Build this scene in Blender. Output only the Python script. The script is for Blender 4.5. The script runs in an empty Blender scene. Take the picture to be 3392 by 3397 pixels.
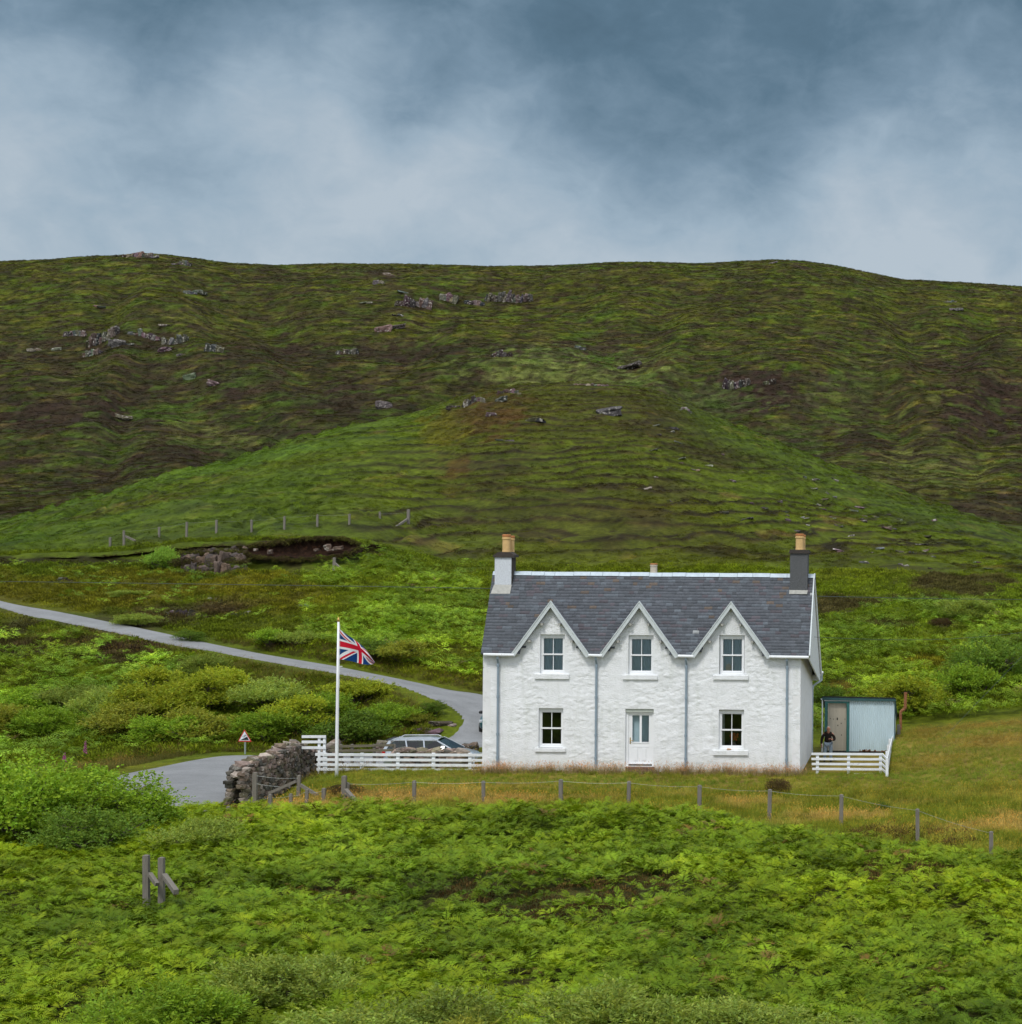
import bpy, bmesh, math, random
import numpy as np
from mathutils import Vector, Matrix, noise as mnoise
from mathutils.kdtree import KDTree
random.seed(7); RNG = np.random.default_rng(7)
SC = bpy.context.scene
COL = SC.collection
R = math.radians

# ---------------------------------------------------------------- camera model (used to place things from survey readings)
ZC, FPX, U0, VH, ROLL = 9.1, 6020.0, 3090.0, 1780.0, 0.008
CR, SR = math.cos(ROLL), math.sin(ROLL)
def at(u, v, Y):
    """point at distance Y seen at reading (u, v)"""
    du, dv = u-U0, v-VH
    return Vector(((du*CR+dv*SR)*Y/FPX, Y, ZC+(du*SR-dv*CR)*Y/FPX))
def zv(u, v, Y): return ZC+((u-U0)*SR-(v-VH)*CR)*Y/FPX
def xu(u, v, Y): return ((u-U0)*CR+(v-VH)*SR)*Y/FPX
def project(x, y, z):
    a = x*FPX/y; b = (z-ZC)*FPX/y
    return U0+a*CR+b*SR, VH+a*SR-b*CR

cam = bpy.data.cameras.new('camera'); camo = bpy.data.objects.new('camera', cam); COL.objects.link(camo)
cam.sensor_fit = 'HORIZONTAL'; cam.sensor_width = 36.0; cam.lens = FPX/3392*36
cam.shift_x = -(U0-1696)/3392; cam.shift_y = (VH-1698.5)/3392
cam.clip_start = 0.5; cam.clip_end = 6000
camo.location = (0, 0, ZC); camo.rotation_euler = (R(90), -ROLL, 0)
SC.camera = camo

# ---------------------------------------------------------------- mesh collector
class MB:
    def __init__(s): s.v=[]; s.f=[]; s.c=None
    def add(s, vs, fs, col=None):
        o=len(s.v); s.v+= [tuple(p) for p in vs]; s.f+=[tuple(i+o for i in f) for f in fs]
        if col is not None:
            if s.c is None: s.c=[]
            s.c += [col]*len(vs)
    def box(s, x0,x1,y0,y1,z0,z1,col=None):
        s.add([(x0,y0,z0),(x1,y0,z0),(x1,y1,z0),(x0,y1,z0),(x0,y0,z1),(x1,y0,z1),(x1,y1,z1),(x0,y1,z1)],
              [(0,3,2,1),(4,5,6,7),(0,1,5,4),(1,2,6,5),(2,3,7,6),(3,0,4,7)],col)
    def bar(s, p, q, w, h, up=(0,0,1), col=None):
        """box-section bar from p to q, w sideways, h along up"""
        p=Vector(p); q=Vector(q); d=(q-p).normalized(); up=Vector(up)
        sd=d.cross(up)
        if sd.length<1e-4: sd=d.cross(Vector((0,1,0)))
        sd.normalize(); u2=sd.cross(d).normalized()
        vs=[]
        for c in (p,q):
            for a,b in ((-1,-1),(1,-1),(1,1),(-1,1)): vs.append(c+sd*(a*w/2)+u2*(b*h/2))
        s.add(vs,[(0,1,2,3),(7,6,5,4),(0,4,5,1),(1,5,6,2),(2,6,7,3),(3,7,4,0)],col)
    def tube(s, pts, rads, n=8, cap=True, col=None):
        pts=[Vector(p) for p in pts]
        if not hasattr(rads,'__len__'): rads=[rads]*len(pts)
        vs=[]; fs=[]; ref=Vector((0.31,0.95,0.05))
        for i,p in enumerate(pts):
            d=(pts[min(i+1,len(pts)-1)]-pts[max(i-1,0)]).normalized()
            if abs(d.dot(ref))>.95: ref=Vector((1,0,0))
            a=d.cross(ref).normalized(); b=d.cross(a)
            for k in range(n):
                t=2*math.pi*k/n; vs.append(p+(a*math.cos(t)+b*math.sin(t))*rads[i])
        for i in range(len(pts)-1):
            for k in range(n):
                k2=(k+1)%n; fs.append((i*n+k,i*n+k2,(i+1)*n+k2,(i+1)*n+k))
        if cap: fs.append(tuple(range(n))); fs.append(tuple((len(pts)-1)*n+k for k in reversed(range(n))))
        s.add(vs,fs,col)
    def lathe(s, c, prof, n=16, col=None):
        """prof: list of (r, z) round vertical axis at c"""
        vs=[];fs=[]
        for r,z in prof:
            for k in range(n):
                t=2*math.pi*k/n; vs.append((c[0]+r*math.cos(t),c[1]+r*math.sin(t),c[2]+z))
        for i in range(len(prof)-1):
            for k in range(n):
                k2=(k+1)%n; fs.append((i*n+k,i*n+k2,(i+1)*n+k2,(i+1)*n+k))
        s.add(vs,fs,col)
    def prism(s, poly, y0, y1, col=None):
        """poly in x,z extruded from y0 to y1"""
        n=len(poly)
        s.add([(x,y0,z) for x,z in poly]+[(x,y1,z) for x,z in poly],
              [tuple(range(n)),tuple(reversed(range(n,2*n)))]+[(i,i+n,(i+1)%n+n,(i+1)%n) for i in range(n)],col)
    def build(s, name, m, parent=None, smooth=False, fixn=True):
        off=worldloc(parent)
        me=bpy.data.meshes.new(name)
        me.from_pydata([(a-off[0],b-off[1],c-off[2]) for a,b,c in s.v],[],s.f)
        if fixn and len(s.f)<60000:
            bm=bmesh.new(); bm.from_mesh(me); bmesh.ops.recalc_face_normals(bm,faces=bm.faces); bm.to_mesh(me); bm.free()
        if s.c is not None:
            at_=me.attributes.new('col','FLOAT_COLOR','POINT')
            at_.data.foreach_set('color',np.array([(*c[:3],1) for c in s.c],dtype=np.float32).ravel())
        me.materials.append(m)
        if smooth: me.polygons.foreach_set('use_smooth',[True]*len(me.polygons))
        return link(name, me, parent)
def worldloc(o):
    v=Vector((0,0,0))
    while o is not None: v+=o.location; o=o.parent
    return v
def link(name, data, parent=None):
    o=bpy.data.objects.new(name,data); COL.objects.link(o)
    if parent is not None: o.parent=parent
    return o
def tag(o,label=None,cat=None,group=None,kind=None):
    if label: o['label']=label
    if cat: o['category']=cat
    if group: o['group']=group
    if kind: o['kind']=kind
    return o
def thing(name,label,cat,loc=(0,0,0),group=None):
    o=link(name,None); o.location=loc; o.empty_display_size=.1
    return tag(o,label,cat,group)
def npmesh(name, V, F, m, parent=None, col=None, smooth=False):
    """big quad/tri mesh from numpy arrays"""
    V=np.asarray(V,dtype=np.float32); F=np.asarray(F,dtype=np.int32)
    me=bpy.data.meshes.new(name); k=F.shape[1]
    me.vertices.add(len(V)); me.vertices.foreach_set('co',V.ravel())
    me.loops.add(F.size); me.loops.foreach_set('vertex_index',F.ravel())
    me.polygons.add(len(F)); me.polygons.foreach_set('loop_start',np.arange(0,F.size,k,dtype=np.int32))
    me.polygons.foreach_set('loop_total',np.full(len(F),k,dtype=np.int32))
    if smooth: me.polygons.foreach_set('use_smooth',np.ones(len(F),dtype=bool))
    me.update(calc_edges=True)
    if col is not None:
        a=me.attributes.new('col','FLOAT_COLOR','POINT')
        c=np.ones((len(V),4),dtype=np.float32); c[:,:3]=col
        a.data.foreach_set('color',c.ravel())
    me.materials.append(m)
    return link(name,me,parent)

# ---------------------------------------------------------------- numpy noise
def _h(i,j,s):
    with np.errstate(over='ignore'):
        n=(i.astype(np.int64)*374761393+j.astype(np.int64)*668265263+s*974634757)&0xffffffff
        n=((n^(n>>13))*1274126177)&0xffffffff
        n=(n^(n>>16))&0xffffffff
    return n/4294967295.0
def vn(x,y,s=0):
    x=np.asarray(x,dtype=float); y=np.asarray(y,dtype=float)
    i=np.floor(x); j=np.floor(y); a=x-i; b=y-j; a=a*a*a*(a*(a*6-15)+10); b=b*b*b*(b*(b*6-15)+10)
    return ((_h(i,j,s)*(1-a)+_h(i+1,j,s)*a)*(1-b)+(_h(i,j+1,s)*(1-a)+_h(i+1,j+1,s)*a)*b)*2-1
def fbm(x,y,s=0,o=4,g=.5):
    t=0;A=1;n=0
    for k in range(o):
        c,sn=math.cos(.6*k),math.sin(.6*k)
        t=t+A*vn((x*c-y*sn)*2**k,(x*sn+y*c)*2**k,s+k*17); n+=A; A*=g
    return t/n
def sstep(a,b,x):
    t=np.clip((x-a)/(b-a),0,1); return t*t*(3-2*t)
def lin(r,g,b):
    f=lambda c:(c/255/12.92 if c<=10 else ((c/255+.055)/1.055)**2.4)
    return np.array([f(r),f(g),f(b)])

# ---------------------------------------------------------------- materials
def newmat(name):
    m=bpy.data.materials.new(name); m.use_nodes=True; nt=m.node_tree; nt.nodes.clear()
    out=nt.nodes.new('ShaderNodeOutputMaterial'); b=nt.nodes.new('ShaderNodeBsdfPrincipled')
    nt.links.new(b.outputs[0],out.inputs[0]); return m,nt,b,out
def N(nt,t,**k):
    n=nt.nodes.new(t)
    for a,b in k.items():
        if a.startswith('i_'): n.inputs[a[2:].replace('_',' ')].default_value=b
        else: setattr(n,a,b)
    return n
def mixc(nt,mode,fac,a,b):
    n=nt.nodes.new('ShaderNodeMix'); n.data_type='RGBA'; n.blend_type=mode
    for k,vl in ((0,fac),(6,a),(7,b)):
        if hasattr(vl,'is_linked') or hasattr(vl,'links'): nt.links.new(vl,n.inputs[k])
        else: n.inputs[k].default_value = vl if k==0 else (*vl[:3],1)
    return n.outputs[2]
def noisen(nt,vec,scale,detail=4,rough=.6,dist=0.):
    n=N(nt,'ShaderNodeTexNoise'); n.inputs['Scale'].default_value=scale; n.inputs['Detail'].default_value=detail
    n.inputs['Roughness'].default_value=rough; n.inputs['Distortion'].default_value=dist
    if vec is not None: nt.links.new(vec,n.inputs['Vector'])
    return n
def ramp(nt,src,stops):
    n=nt.nodes.new('ShaderNodeValToRGB'); e=n.color_ramp.elements
    while len(e)<len(stops): e.new(.5)
    for k,(p,c) in enumerate(stops):
        e[k].position=p; e[k].color=(c,c,c,1) if not hasattr(c,'__len__') else (*c[:3],1)
    nt.links.new(src,n.inputs[0]); return n.outputs[0]
def pmat(name,base,var=.18,scale=3.,rough=.7,bump=0.,bscale=20.,metal=0.,attr=False,alt=None,altlo=.45,althi=.6,stretch=None,spec=.4,detail=5):
    """painted / weathered procedural surface: noise-varied base, optional second colour in patches, bump"""
    m,nt,b,out=newmat(name)
    tc=N(nt,'ShaderNodeTexCoord'); vec=tc.outputs['Object']
    if stretch:
        mp=N(nt,'ShaderNodeMapping'); mp.inputs['Scale'].default_value=stretch; nt.links.new(vec,mp.inputs[0]); vec=mp.outputs[0]
    n1=noisen(nt,vec,scale,detail)
    f=ramp(nt,n1.outputs[0],[(.25,1-var),(.75,1+var)])
    if attr:
        an=N(nt,'ShaderNodeAttribute',attribute_name='col'); bc=an.outputs['Color']
    else:
        rgb=N(nt,'ShaderNodeRGB'); rgb.outputs[0].default_value=(*base,1); bc=rgb.outputs[0]
    c=mixc(nt,'MULTIPLY',1.,bc,f)
    if alt is not None:
        n2=noisen(nt,vec,scale*1.7,6,.65)
        c=mixc(nt,'MIX',ramp(nt,n2.outputs[0],[(altlo,0.),(althi,1.)]),c,alt)
    nt.links.new(c,b.inputs['Base Color'])
    b.inputs['Roughness'].default_value=rough; b.inputs['Metallic'].default_value=metal
    b.inputs['Specular IOR Level'].default_value=spec
    if bump>0:
        n3=noisen(nt,vec,bscale,6,.65); bp=N(nt,'ShaderNodeBump'); bp.inputs['Distance'].default_value=bump; bp.inputs['Strength'].default_value=1.
        nt.links.new(n3.outputs[0],bp.inputs['Height']); nt.links.new(bp.outputs[0],b.inputs['Normal'])
    return m
# ---------------------------------------------------------------- sky and light
SUN_EL, SUN_AZ = R(55), R(-166)     # high, from behind the camera's left shoulder, through cloud
W=bpy.data.worlds.new('World'); SC.world=W; W.use_nodes=True
def build_world():
    nt=W.node_tree; nt.nodes.clear()
    out=N(nt,'ShaderNodeOutputWorld'); bg=N(nt,'ShaderNodeBackground'); bg.inputs['Strength'].default_value=.1
    sky=N(nt,'ShaderNodeTexSky'); sky.sky_type='NISHITA'; sky.sun_disc=False; sky.sun_elevation=SUN_EL; sky.sun_rotation=math.pi/2-math.atan2(math.cos(SUN_AZ),math.sin(SUN_AZ))
    tc=N(nt,'ShaderNodeTexCoord'); D=tc.outputs['Generated']
    sp=N(nt,'ShaderNodeSeparateXYZ'); nt.links.new(D,sp.inputs[0])
    def M(op,a,b=None,c=None):
        n=N(nt,'ShaderNodeMath',operation=op)
        for k,x in enumerate((a,b,c)):
            if x is None: continue
            if hasattr(x,'links'): nt.links.new(x,n.inputs[k])
            else: n.inputs[k].default_value=x
        return n.outputs[0]
    def mr(src,a,b,c=0.,d=1.):
        n=N(nt,'ShaderNodeMapRange'); n.interpolation_type='SMOOTHSTEP'
        for k,x in zip((1,2,3,4),(a,b,c,d)): n.inputs[k].default_value=x
        nt.links.new(src,n.inputs[0]); return n.outputs[0]
    mp=N(nt,'ShaderNodeMapping'); mp.inputs['Scale'].default_value=(1,1,1.5); nt.links.new(D,mp.inputs[0])
    n1=noisen(nt,mp.outputs[0],7.5,6,.5,.3); n2=noisen(nt,mp.outputs[0],24.,6,.55,.5)
    # cloud brightness: lighter low over the hill, darker overhead in front
    t=mr(sp.outputs[2],.15,.285,0.95,.36)
    t=M('ADD',t,M('MULTIPLY',M('SUBTRACT',n1.outputs[0],.5),.85))
    t=M('ADD',t,M('MULTIPLY',M('SUBTRACT',n2.outputs[0],.5),.42))
    n5=noisen(nt,mp.outputs[0],58.,5,.6,.6); t=M('ADD',t,M('MULTIPLY',M('SUBTRACT',n5.outputs[0],.5),.16))
    def blob(u,v,w,amp):
        nonlocal t
        d=Vector(((u-U0)/FPX,1,-(v-VH)/FPX)).normalized()
        vd=N(nt,'ShaderNodeVectorMath',operation='DISTANCE'); nt.links.new(D,vd.inputs[0]); vd.inputs[1].default_value=d
        t=M('ADD',t,mr(vd.outputs['Value'],0.,w/FPX*1.1,amp,0.))
    for b in ((2250,280,800,-.20),(1750,120,700,-.12),(2700,420,500,-.08),(1020,240,330,.24),(760,280,270,.16),(1230,140,220,.12),(480,620,450,-.10),(1700,430,420,.10),(2750,800,600,.0),(2600,760,500,-.08),(300,500,420,.06),(1250,620,350,.06),(1320,420,240,-.08),(650,420,600,-.12)): blob(*b)
    cr=nt.nodes.new('ShaderNodeValToRGB'); e=cr.color_ramp.elements
    st=[(0.,(72,98,115)),(.25,(90,117,136)),(.5,(124,148,167)),(.75,(157,177,193)),(1.,(182,195,206))]
    while len(e)<len(st): e.new(.5)
    for k,(p,c) in enumerate(st): e[k].position=p; e[k].color=(*lin(*c),1)
    nt.links.new(t,cr.inputs[0])
    # unseen sky overhead and behind the viewer, brightened to light the white facade
    up=mr(sp.outputs[2],.32,.62); back=mr(sp.outputs[1],.35,-.25)
    br=M('MAXIMUM',up,back)
    n3=noisen(nt,D,3.,5,.55)
    hi=mixc(nt,'MULTIPLY',1.,(.93,.99,1.08),ramp(nt,n3.outputs[0],[(.2,.85),(.8,1.15)]))
    hs=N(nt,'ShaderNodeVectorMath',operation='SCALE'); nt.links.new(hi,hs.inputs[0]); hs.inputs[3].default_value=SKY_HI
    col=mixc(nt,'MIX',br,cr.outputs[0],hs.outputs[0])
    sc10=N(nt,'ShaderNodeVectorMath',operation='SCALE'); nt.links.new(col,sc10.inputs[0]); sc10.inputs[3].default_value=10.
    col=mixc(nt,'MIX',.93,sky.outputs[0],sc10.outputs[0])
    # no sky below the horizon: dim land colour
    col=mixc(nt,'MIX',mr(sp.outputs[2],-.02,-.06),col,(.5,.55,.4))
    nt.links.new(col,bg.inputs[0]); nt.links.new(bg.outputs[0],out.inputs[0])
SKY_HI=1.0
build_world()
sl=bpy.data.lights.new('sun','SUN'); sl.energy=2.1; sl.angle=R(12); sl.color=(1,.96,.9)
so=link('sun',sl)
sd=Vector((math.cos(SUN_EL)*math.sin(SUN_AZ),math.cos(SUN_EL)*math.cos(SUN_AZ),math.sin(SUN_EL)))
so.rotation_euler=sd.to_track_quat('Z','Y').to_euler(); so.location=(-40,-20,60)
SC.view_settings.view_transform='Standard'; SC.view_settings.look='None'; SC.view_settings.exposure=0; SC.view_settings.gamma=1
SC.cycles.max_bounces=6; SC.cycles.diffuse_bounces=3; SC.cycles.glossy_bounces=3; SC.cycles.transparent_max_bounces=8
SC.cycles.use_adaptive_sampling=True; SC.cycles.adaptive_threshold=.02
# ---------------------------------------------------------------- terrain heights
def P(u,*ps): return [(Y,zv(u,v,Y)) for Y,v in ps]
NEAR=[(0,7.4),(10,4.7),(20,2.0),(28,.25),(34,-.5),(45,-.62),(57,-.55)]
LIST={
 -700:NEAR+[(64,-.8),(70,-1.2),(77,-1.4)]+P(-700,(92,2530),(105,2260),(118,2060),(128,1970),(136,1940),(146,1890),(150,1870)),
 -300:NEAR+[(64,-.8),(70,-1.2),(77,-1.4)]+P(-300,(92,2500),(105,2250),(118,2070),(128,1985),(136,1955),(146,1890),(150,1865)),
 0:NEAR+[(64,-.8),(70,-1.2),(77,-1.4)]+P(0,(84,2545),(92,2460),(100,2340),(110,2170),(118,2060),(127,1998),(135,1960),(146,1872),(150,1845)),
 300:NEAR+[(64,-.8),(70,-1.2),(77,-1.4)]+P(300,(84,2530),(90,2450),(97,2330),(104,2200),(111,2105),(117,2050),(124,2010),(135,1945),(146,1885),(150,1842)),
 600:NEAR+[(64,-.8),(70,-1.2),(77,-1.4)]+P(600,(84,2515),(90,2440),(96,2330),(102,2220),(108,2140),(114,2095),(120,2050),(135,1940),(145.5,1868),(149,1806)),
 900:NEAR+[(64,-.55),(70,-.6),(77,-1.4)]+P(900,(84,2515),(90,2460),(95,2370),(99,2270),(103.5,2192),(107.5,2168),(115,2090),(130,1960),(144,1862),(148,1798)),
 1190:NEAR+[(64,-.3),(70,-.15),(74,-.6),(77,-1.4)]+P(1190,(84,2535),(90,2470),(95,2350),(99,2250),(104,2228),(112,2130),(125,2010),(140,1905),(146,1838),(150,1806)),
 1500:NEAR+[(64,-.25),(70,-.1),(74,-.6),(77,-1.4)]+P(1500,(84,2540),(89,2450),(94,2350),(102,2290),(108,2220),(120,2080),(140,1935),(150,1890)),
 1800:NEAR+[(64,-.25),(69.5,-.05),(76,0)]+P(1800,(80,2470),(90,2430),(96,2360),(102,2300),(108,2230),(120,2090),(140,1945),(150,1893)),
 2400:NEAR+[(64,-.28),(69.5,-.06),(76,-.05)]+P(2400,(80,2470),(90,2420),(96,2350),(102,2280),(108,2220),(120,2085),(140,1945),(150,1895)),
 2700:NEAR+[(60,-.5),(64,-.3),(69.5,-.1),(76,-.1)]+P(2700,(80,2468),(86,2400),(92,2325),(100,2235),(110,2150),(130,2010),(150,1905)),
 3000:NEAR+[(60,-.45),(64,-.2),(69.5,.0),(72,.1)]+P(3000,(76,2468),(82,2405),(88,2330),(95,2265),(110,2130),(130,2000),(150,1908)),
 3392:NEAR+[(60,-.4),(64,.0),(68,.35)]+P(3392,(72,2490),(80,2390),(88,2310),(95,2250),(110,2130),(130,2010),(150,1920)),
 4100:NEAR+[(60,-.3),(64,.2),(68,.6)]+P(4100,(72,2490),(80,2390),(88,2310),(95,2250),(110,2130),(130,2010),(150,1930)),
}
CREST=[(-700,1840),(-300,1790),(0,1742),(176,1690),(350,1645),(527,1584),(703,1547),(880,1492),(1055,1442),(1230,1402),(1406,1362),(1480,1330),(1582,1300),(1670,1287),(1758,1282),(1900,1276),(2022,1278),(2110,1290),(2198,1312),(2290,1345),(2373,1388),(2500,1440),(2637,1494),(2813,1573),(2989,1637),(3164,1697),(3392,1768),(4100,1880)]
RIDGE=[(-700,905),(-300,880),(0,866),(229,853),(400,843),(470,839),(560,846),(650,855),(700,865),(756,871),(900,878),(1055,874),(1300,871),(1582,877),(1750,879),(1846,876),(2000,870),(2110,867),(2300,870),(2450,864),(2560,859),(2650,862),(2743,874),(2860,898),(2989,924),(3100,927),(3218,936),(3392,950),(4100,1000)]
DEPTH=[(-700,225),(0,232),(900,262),(1500,292),(1900,300),(2300,296),(3000,265),(3392,245),(4100,230)]
HILL=[(400,1738),(440,1660),(500,1560),(560,1425),(600,1330),(650,1215),(690,1160),(740,1060),(790,1000),(835,935)]
UD=np.arange(-700,4101,20.)
YG=np.concatenate([np.arange(0,60,.5),np.arange(60,152,.25),np.arange(152,330,1.),np.arange(330,420,3.),np.arange(420,960,2.5),np.arange(960,1400,20.)])
def _table():
    us=sorted(LIST); T=np.zeros((len(UD),len(YG)))
    coarse=np.array([np.interp(YG,*zip(*LIST[u])) for u in us])
    vc=np.interp(UD,*zip(*CREST)); vr=np.interp(UD,*zip(*RIDGE)); yc=np.interp(UD,*zip(*DEPTH))
    hn=vn(UD/260,0*UD+3,5)
    for i,u in enumerate(UD):
        near=np.array([np.interp(u,us,coarse[:,k]) for k in range(len(YG))])
        z150=np.interp(150,YG,near); v150=VH+((u-U0)*SR-(z150-ZC)*FPX/150)/CR
        Yc=yc[i]; ts=np.linspace(0,1,14)
        pr=1-(1-ts)**1.75
        Ys=[150+t*(Yc-150) for t in ts]; zs=[zv(u,v150+p*(vc[i]-v150),Y) for p,Y in zip(pr,Ys)]
        zcr=zs[-1]
        Ys+= [Yc+8,Yc+20,Yc+45]; zs+=[zcr+.1,zcr-2.0-.03*zcr,zcr-.35*zcr]
        for Y,v in HILL:
            Ys.append(Y); zs.append(zv(u,v+(vr[i]-870)*sstep(400,835,Y)+26*math.sin(Y/38.+hn[i]*2.5)*sstep(430,520,Y)*sstep(850,760,Y),Y))
        zr=zv(u,vr[i]+1,900)
        Ys+=[872,900,915,1000,1400]; zs+=[zv(u,vr[i]+22,872),zr,zr+.5,zr-14,zr-60]
        far=np.interp(YG,Ys,zs); w=sstep(147,150,YG)
        T[i]=near*(1-w)+far*w
    # soften along Y then along u
    def blur(A,k,ax):
        w=np.hanning(2*k+3)[1:-1]; w/=w.sum(); Ap=np.pad(A,[(k,k) if a==ax else (0,0) for a in range(2)],mode='edge')
        o=0
        for j in range(2*k+1): o=o+w[j]*np.take(Ap,np.arange(j,j+A.shape[ax]),axis=ax)
        return o
    S=blur(T,2,1); m=(YG>60)&(YG<151); S2=blur(T,6,1); S[:,m]=(.5*S+.5*S2)[:,m]
    k=(YG>141)&(YG<151); S[:,k]=blur(T,2,1)[:,k]
    m2=YG<300; B=blur(S,3,0); S[:,m2]=B[:,m2]
    return S
TAB=_table()
def z_base(x,y):
    x=np.asarray(x,float); y=np.asarray(y,float)
    a=np.clip(U0+FPX*x/np.maximum(y,3.),UD[0],UD[-1]-.01); i=(a-UD[0])/20; i0=i.astype(int); fi=i-i0
    yy=np.clip(y,0,YG[-1]-.01); j0=np.clip(np.searchsorted(YG,yy,side='right')-1,0,len(YG)-2); fj=(yy-YG[j0])/(YG[j0+1]-YG[j0])
    z=(TAB[i0,j0]*(1-fi)+TAB[i0+1,j0]*fi)*(1-fj)+(TAB[i0,j0+1]*(1-fi)+TAB[i0+1,j0+1]*fi)*fj
    return np.where(y<0,7.4-.0012*y*y*.2-.02*np.abs(y),z)
# ---------------------------------------------------------------- road ribbon: matching edge pairs (u,v,Y)
RP=[((-330,1935,138),(-330,1905,143)),((-150,1972,131),(-170,1945,136)),((65,2034,121),(26,1998,126)),((214,2064,117),(190,2027,122)),((363,2094,113.5),(340,2057,118)),((564,2137,109),(545,2099,113.5)),((706,2160,106.5),(690,2132,110.5)),((894,2195,103.5),(880,2170,107.5)),((1112,2232,101),(1100,2207,105)),((1253,2259,99),(1253,2237,103.5)),
 ((1341,2281,97.5),(1400,2267,103)),((1430,2318,95.5),(1500,2288,102)),((1489,2346,94),(1610,2303,101.5)),((1523,2380,92.5),(1720,2340,99)),((1516,2411,91),(1750,2400,95)),((1478,2445,89.5),(1700,2455,89.5)),((1400,2485,87.3),(1520,2492,84)),
 ((1300,2505,86.3),(1300,2550,81)),((1000,2502,85.8),(1060,2552,80)),((880,2502,84.8),(945,2572,77)),((700,2505,84),(850,2610,72.5)),((405,2560,77),(775,2665,66)),((290,2585,73),(600,2690,64)),((100,2615,69),(300,2720,61.5)),((-200,2650,66),(0,2740,60)),((-600,2680,64),(-500,2770,58))]
def crom(pts,n=10):
    o=[]; P_=[pts[0]]+list(pts)+[pts[-1]]
    for i in range(1,len(P_)-2):
        a,b,c,d=[Vector(q) for q in P_[i-1:i+3]]
        for k in range(n):
            t=k/n; o.append(.5*((2*b)+(-a+c)*t+(2*a-5*b+4*c-d)*t*t+(-a+3*b-3*c+d)*t**3))
    o.append(Vector(P_[-2])); return o
EL=crom([at(*p[0]) for p in RP]); ER=crom([at(*p[1]) for p in RP])
RS=[]
for a,b in zip(EL,ER):
    for k in range(9): RS.append(a.lerp(b,k/8))
RS=np.array([tuple(p) for p in RS])
RK=KDTree(len(RS))
for i,p in enumerate(RS): RK.insert((p[0],p[1],0),i)
RK.balance()
def road_d(x,y):
    """distance to the nearest road sample and its height"""
    d=np.full(x.shape,99.); zz=np.zeros(x.shape)
    m=(y>52)&(y<150); idx=np.nonzero(m)[0]
    for i in idx:
        co,k,dd=RK.find((x[i],y[i],0)); d[i]=dd; zz[i]=RS[k,2]
    return d,zz
def bumps(x,y,zb):
    z=np.zeros(x.shape)
    near=sstep(66,58,y)
    z+=near*(.22*fbm(x/5,y/5,1,3)+.06*fbm(x/.8,y/.8,2,2))
    bank=sstep(84,92,y)*sstep(156,146,y)
    z+=bank*(.55*fbm(x/6,y/6,3,3)+.22*fbm(x/1.4,y/1.4,4,3))
    mound=sstep(150,160,y)*sstep(360,330,y)
    w=zb+1.6*fbm(x/17,y/26,6,3)+.5*fbm(x/4,y/5,8,2)
    st=(w/1.15)%1.0
    terr=np.where(st<.75,st/.75,(1-st)/.25)
    z+=mound*((.95*(terr-.5))*sstep(-.55,.2,fbm(x/30,y/40,9,2)+.35)+.35*fbm(x/6,y/9,11,3)+.13*fbm(x/1.3,y/2.0,12,2))
    hill=sstep(370,430,y)
    w2=zb+5*fbm(x/45,y/60,13,3)+1.6*fbm(x/12,y/14,14,2)
    s2=(w2/4.2)%1.0; t2=np.where(s2<.7,s2/.7,(1-s2)/.3)
    sky=sstep(905,840,y)*.75+.25
    z+=hill*sky*((1.5*(t2-.5))*sstep(-.4,.4,fbm(x/60,y/70,15,2)+.1)+2.4*fbm(x/38,y/45,16,3)+.6*fbm(x/14,y/6,17,3)+.42*fbm(x/5,y/2.6,18,2))
    return z
def z_at(x,y):
    x=np.atleast_1d(np.asarray(x,float)); y=np.atleast_1d(np.asarray(y,float))
    zb=z_base(x,y); z=zb+bumps(x,y,zb)
    d,zr=road_d(x,y); w=sstep(2.6,.7,d)
    z=z*(1-w)+(zr-.05)*w
    u=U0+FPX*x/np.maximum(y,3.); pk=sstep(770,830,u)*sstep(1225,1180,u)*sstep(139.5,142,y)*sstep(148.6,147,y); z=z-.75*pk
    # level yard between the gable and the tin shed
    k=sstep(-5.6,-5.2,x)*sstep(-1.45,-1.85,x)*sstep(69.6,70.6,y)*sstep(82.6,81.2,y)
    return z*(1-k)+k*(-.17+.02*(y-72)*0)
def gz(x,y): return float(z_at([x],[y])[0])
def on(u,v,Y):
    """ground point below reading (u,v) at distance Y"""
    p=at(u,v,Y); return Vector((p.x,p.y,gz(p.x,p.y)))
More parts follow.
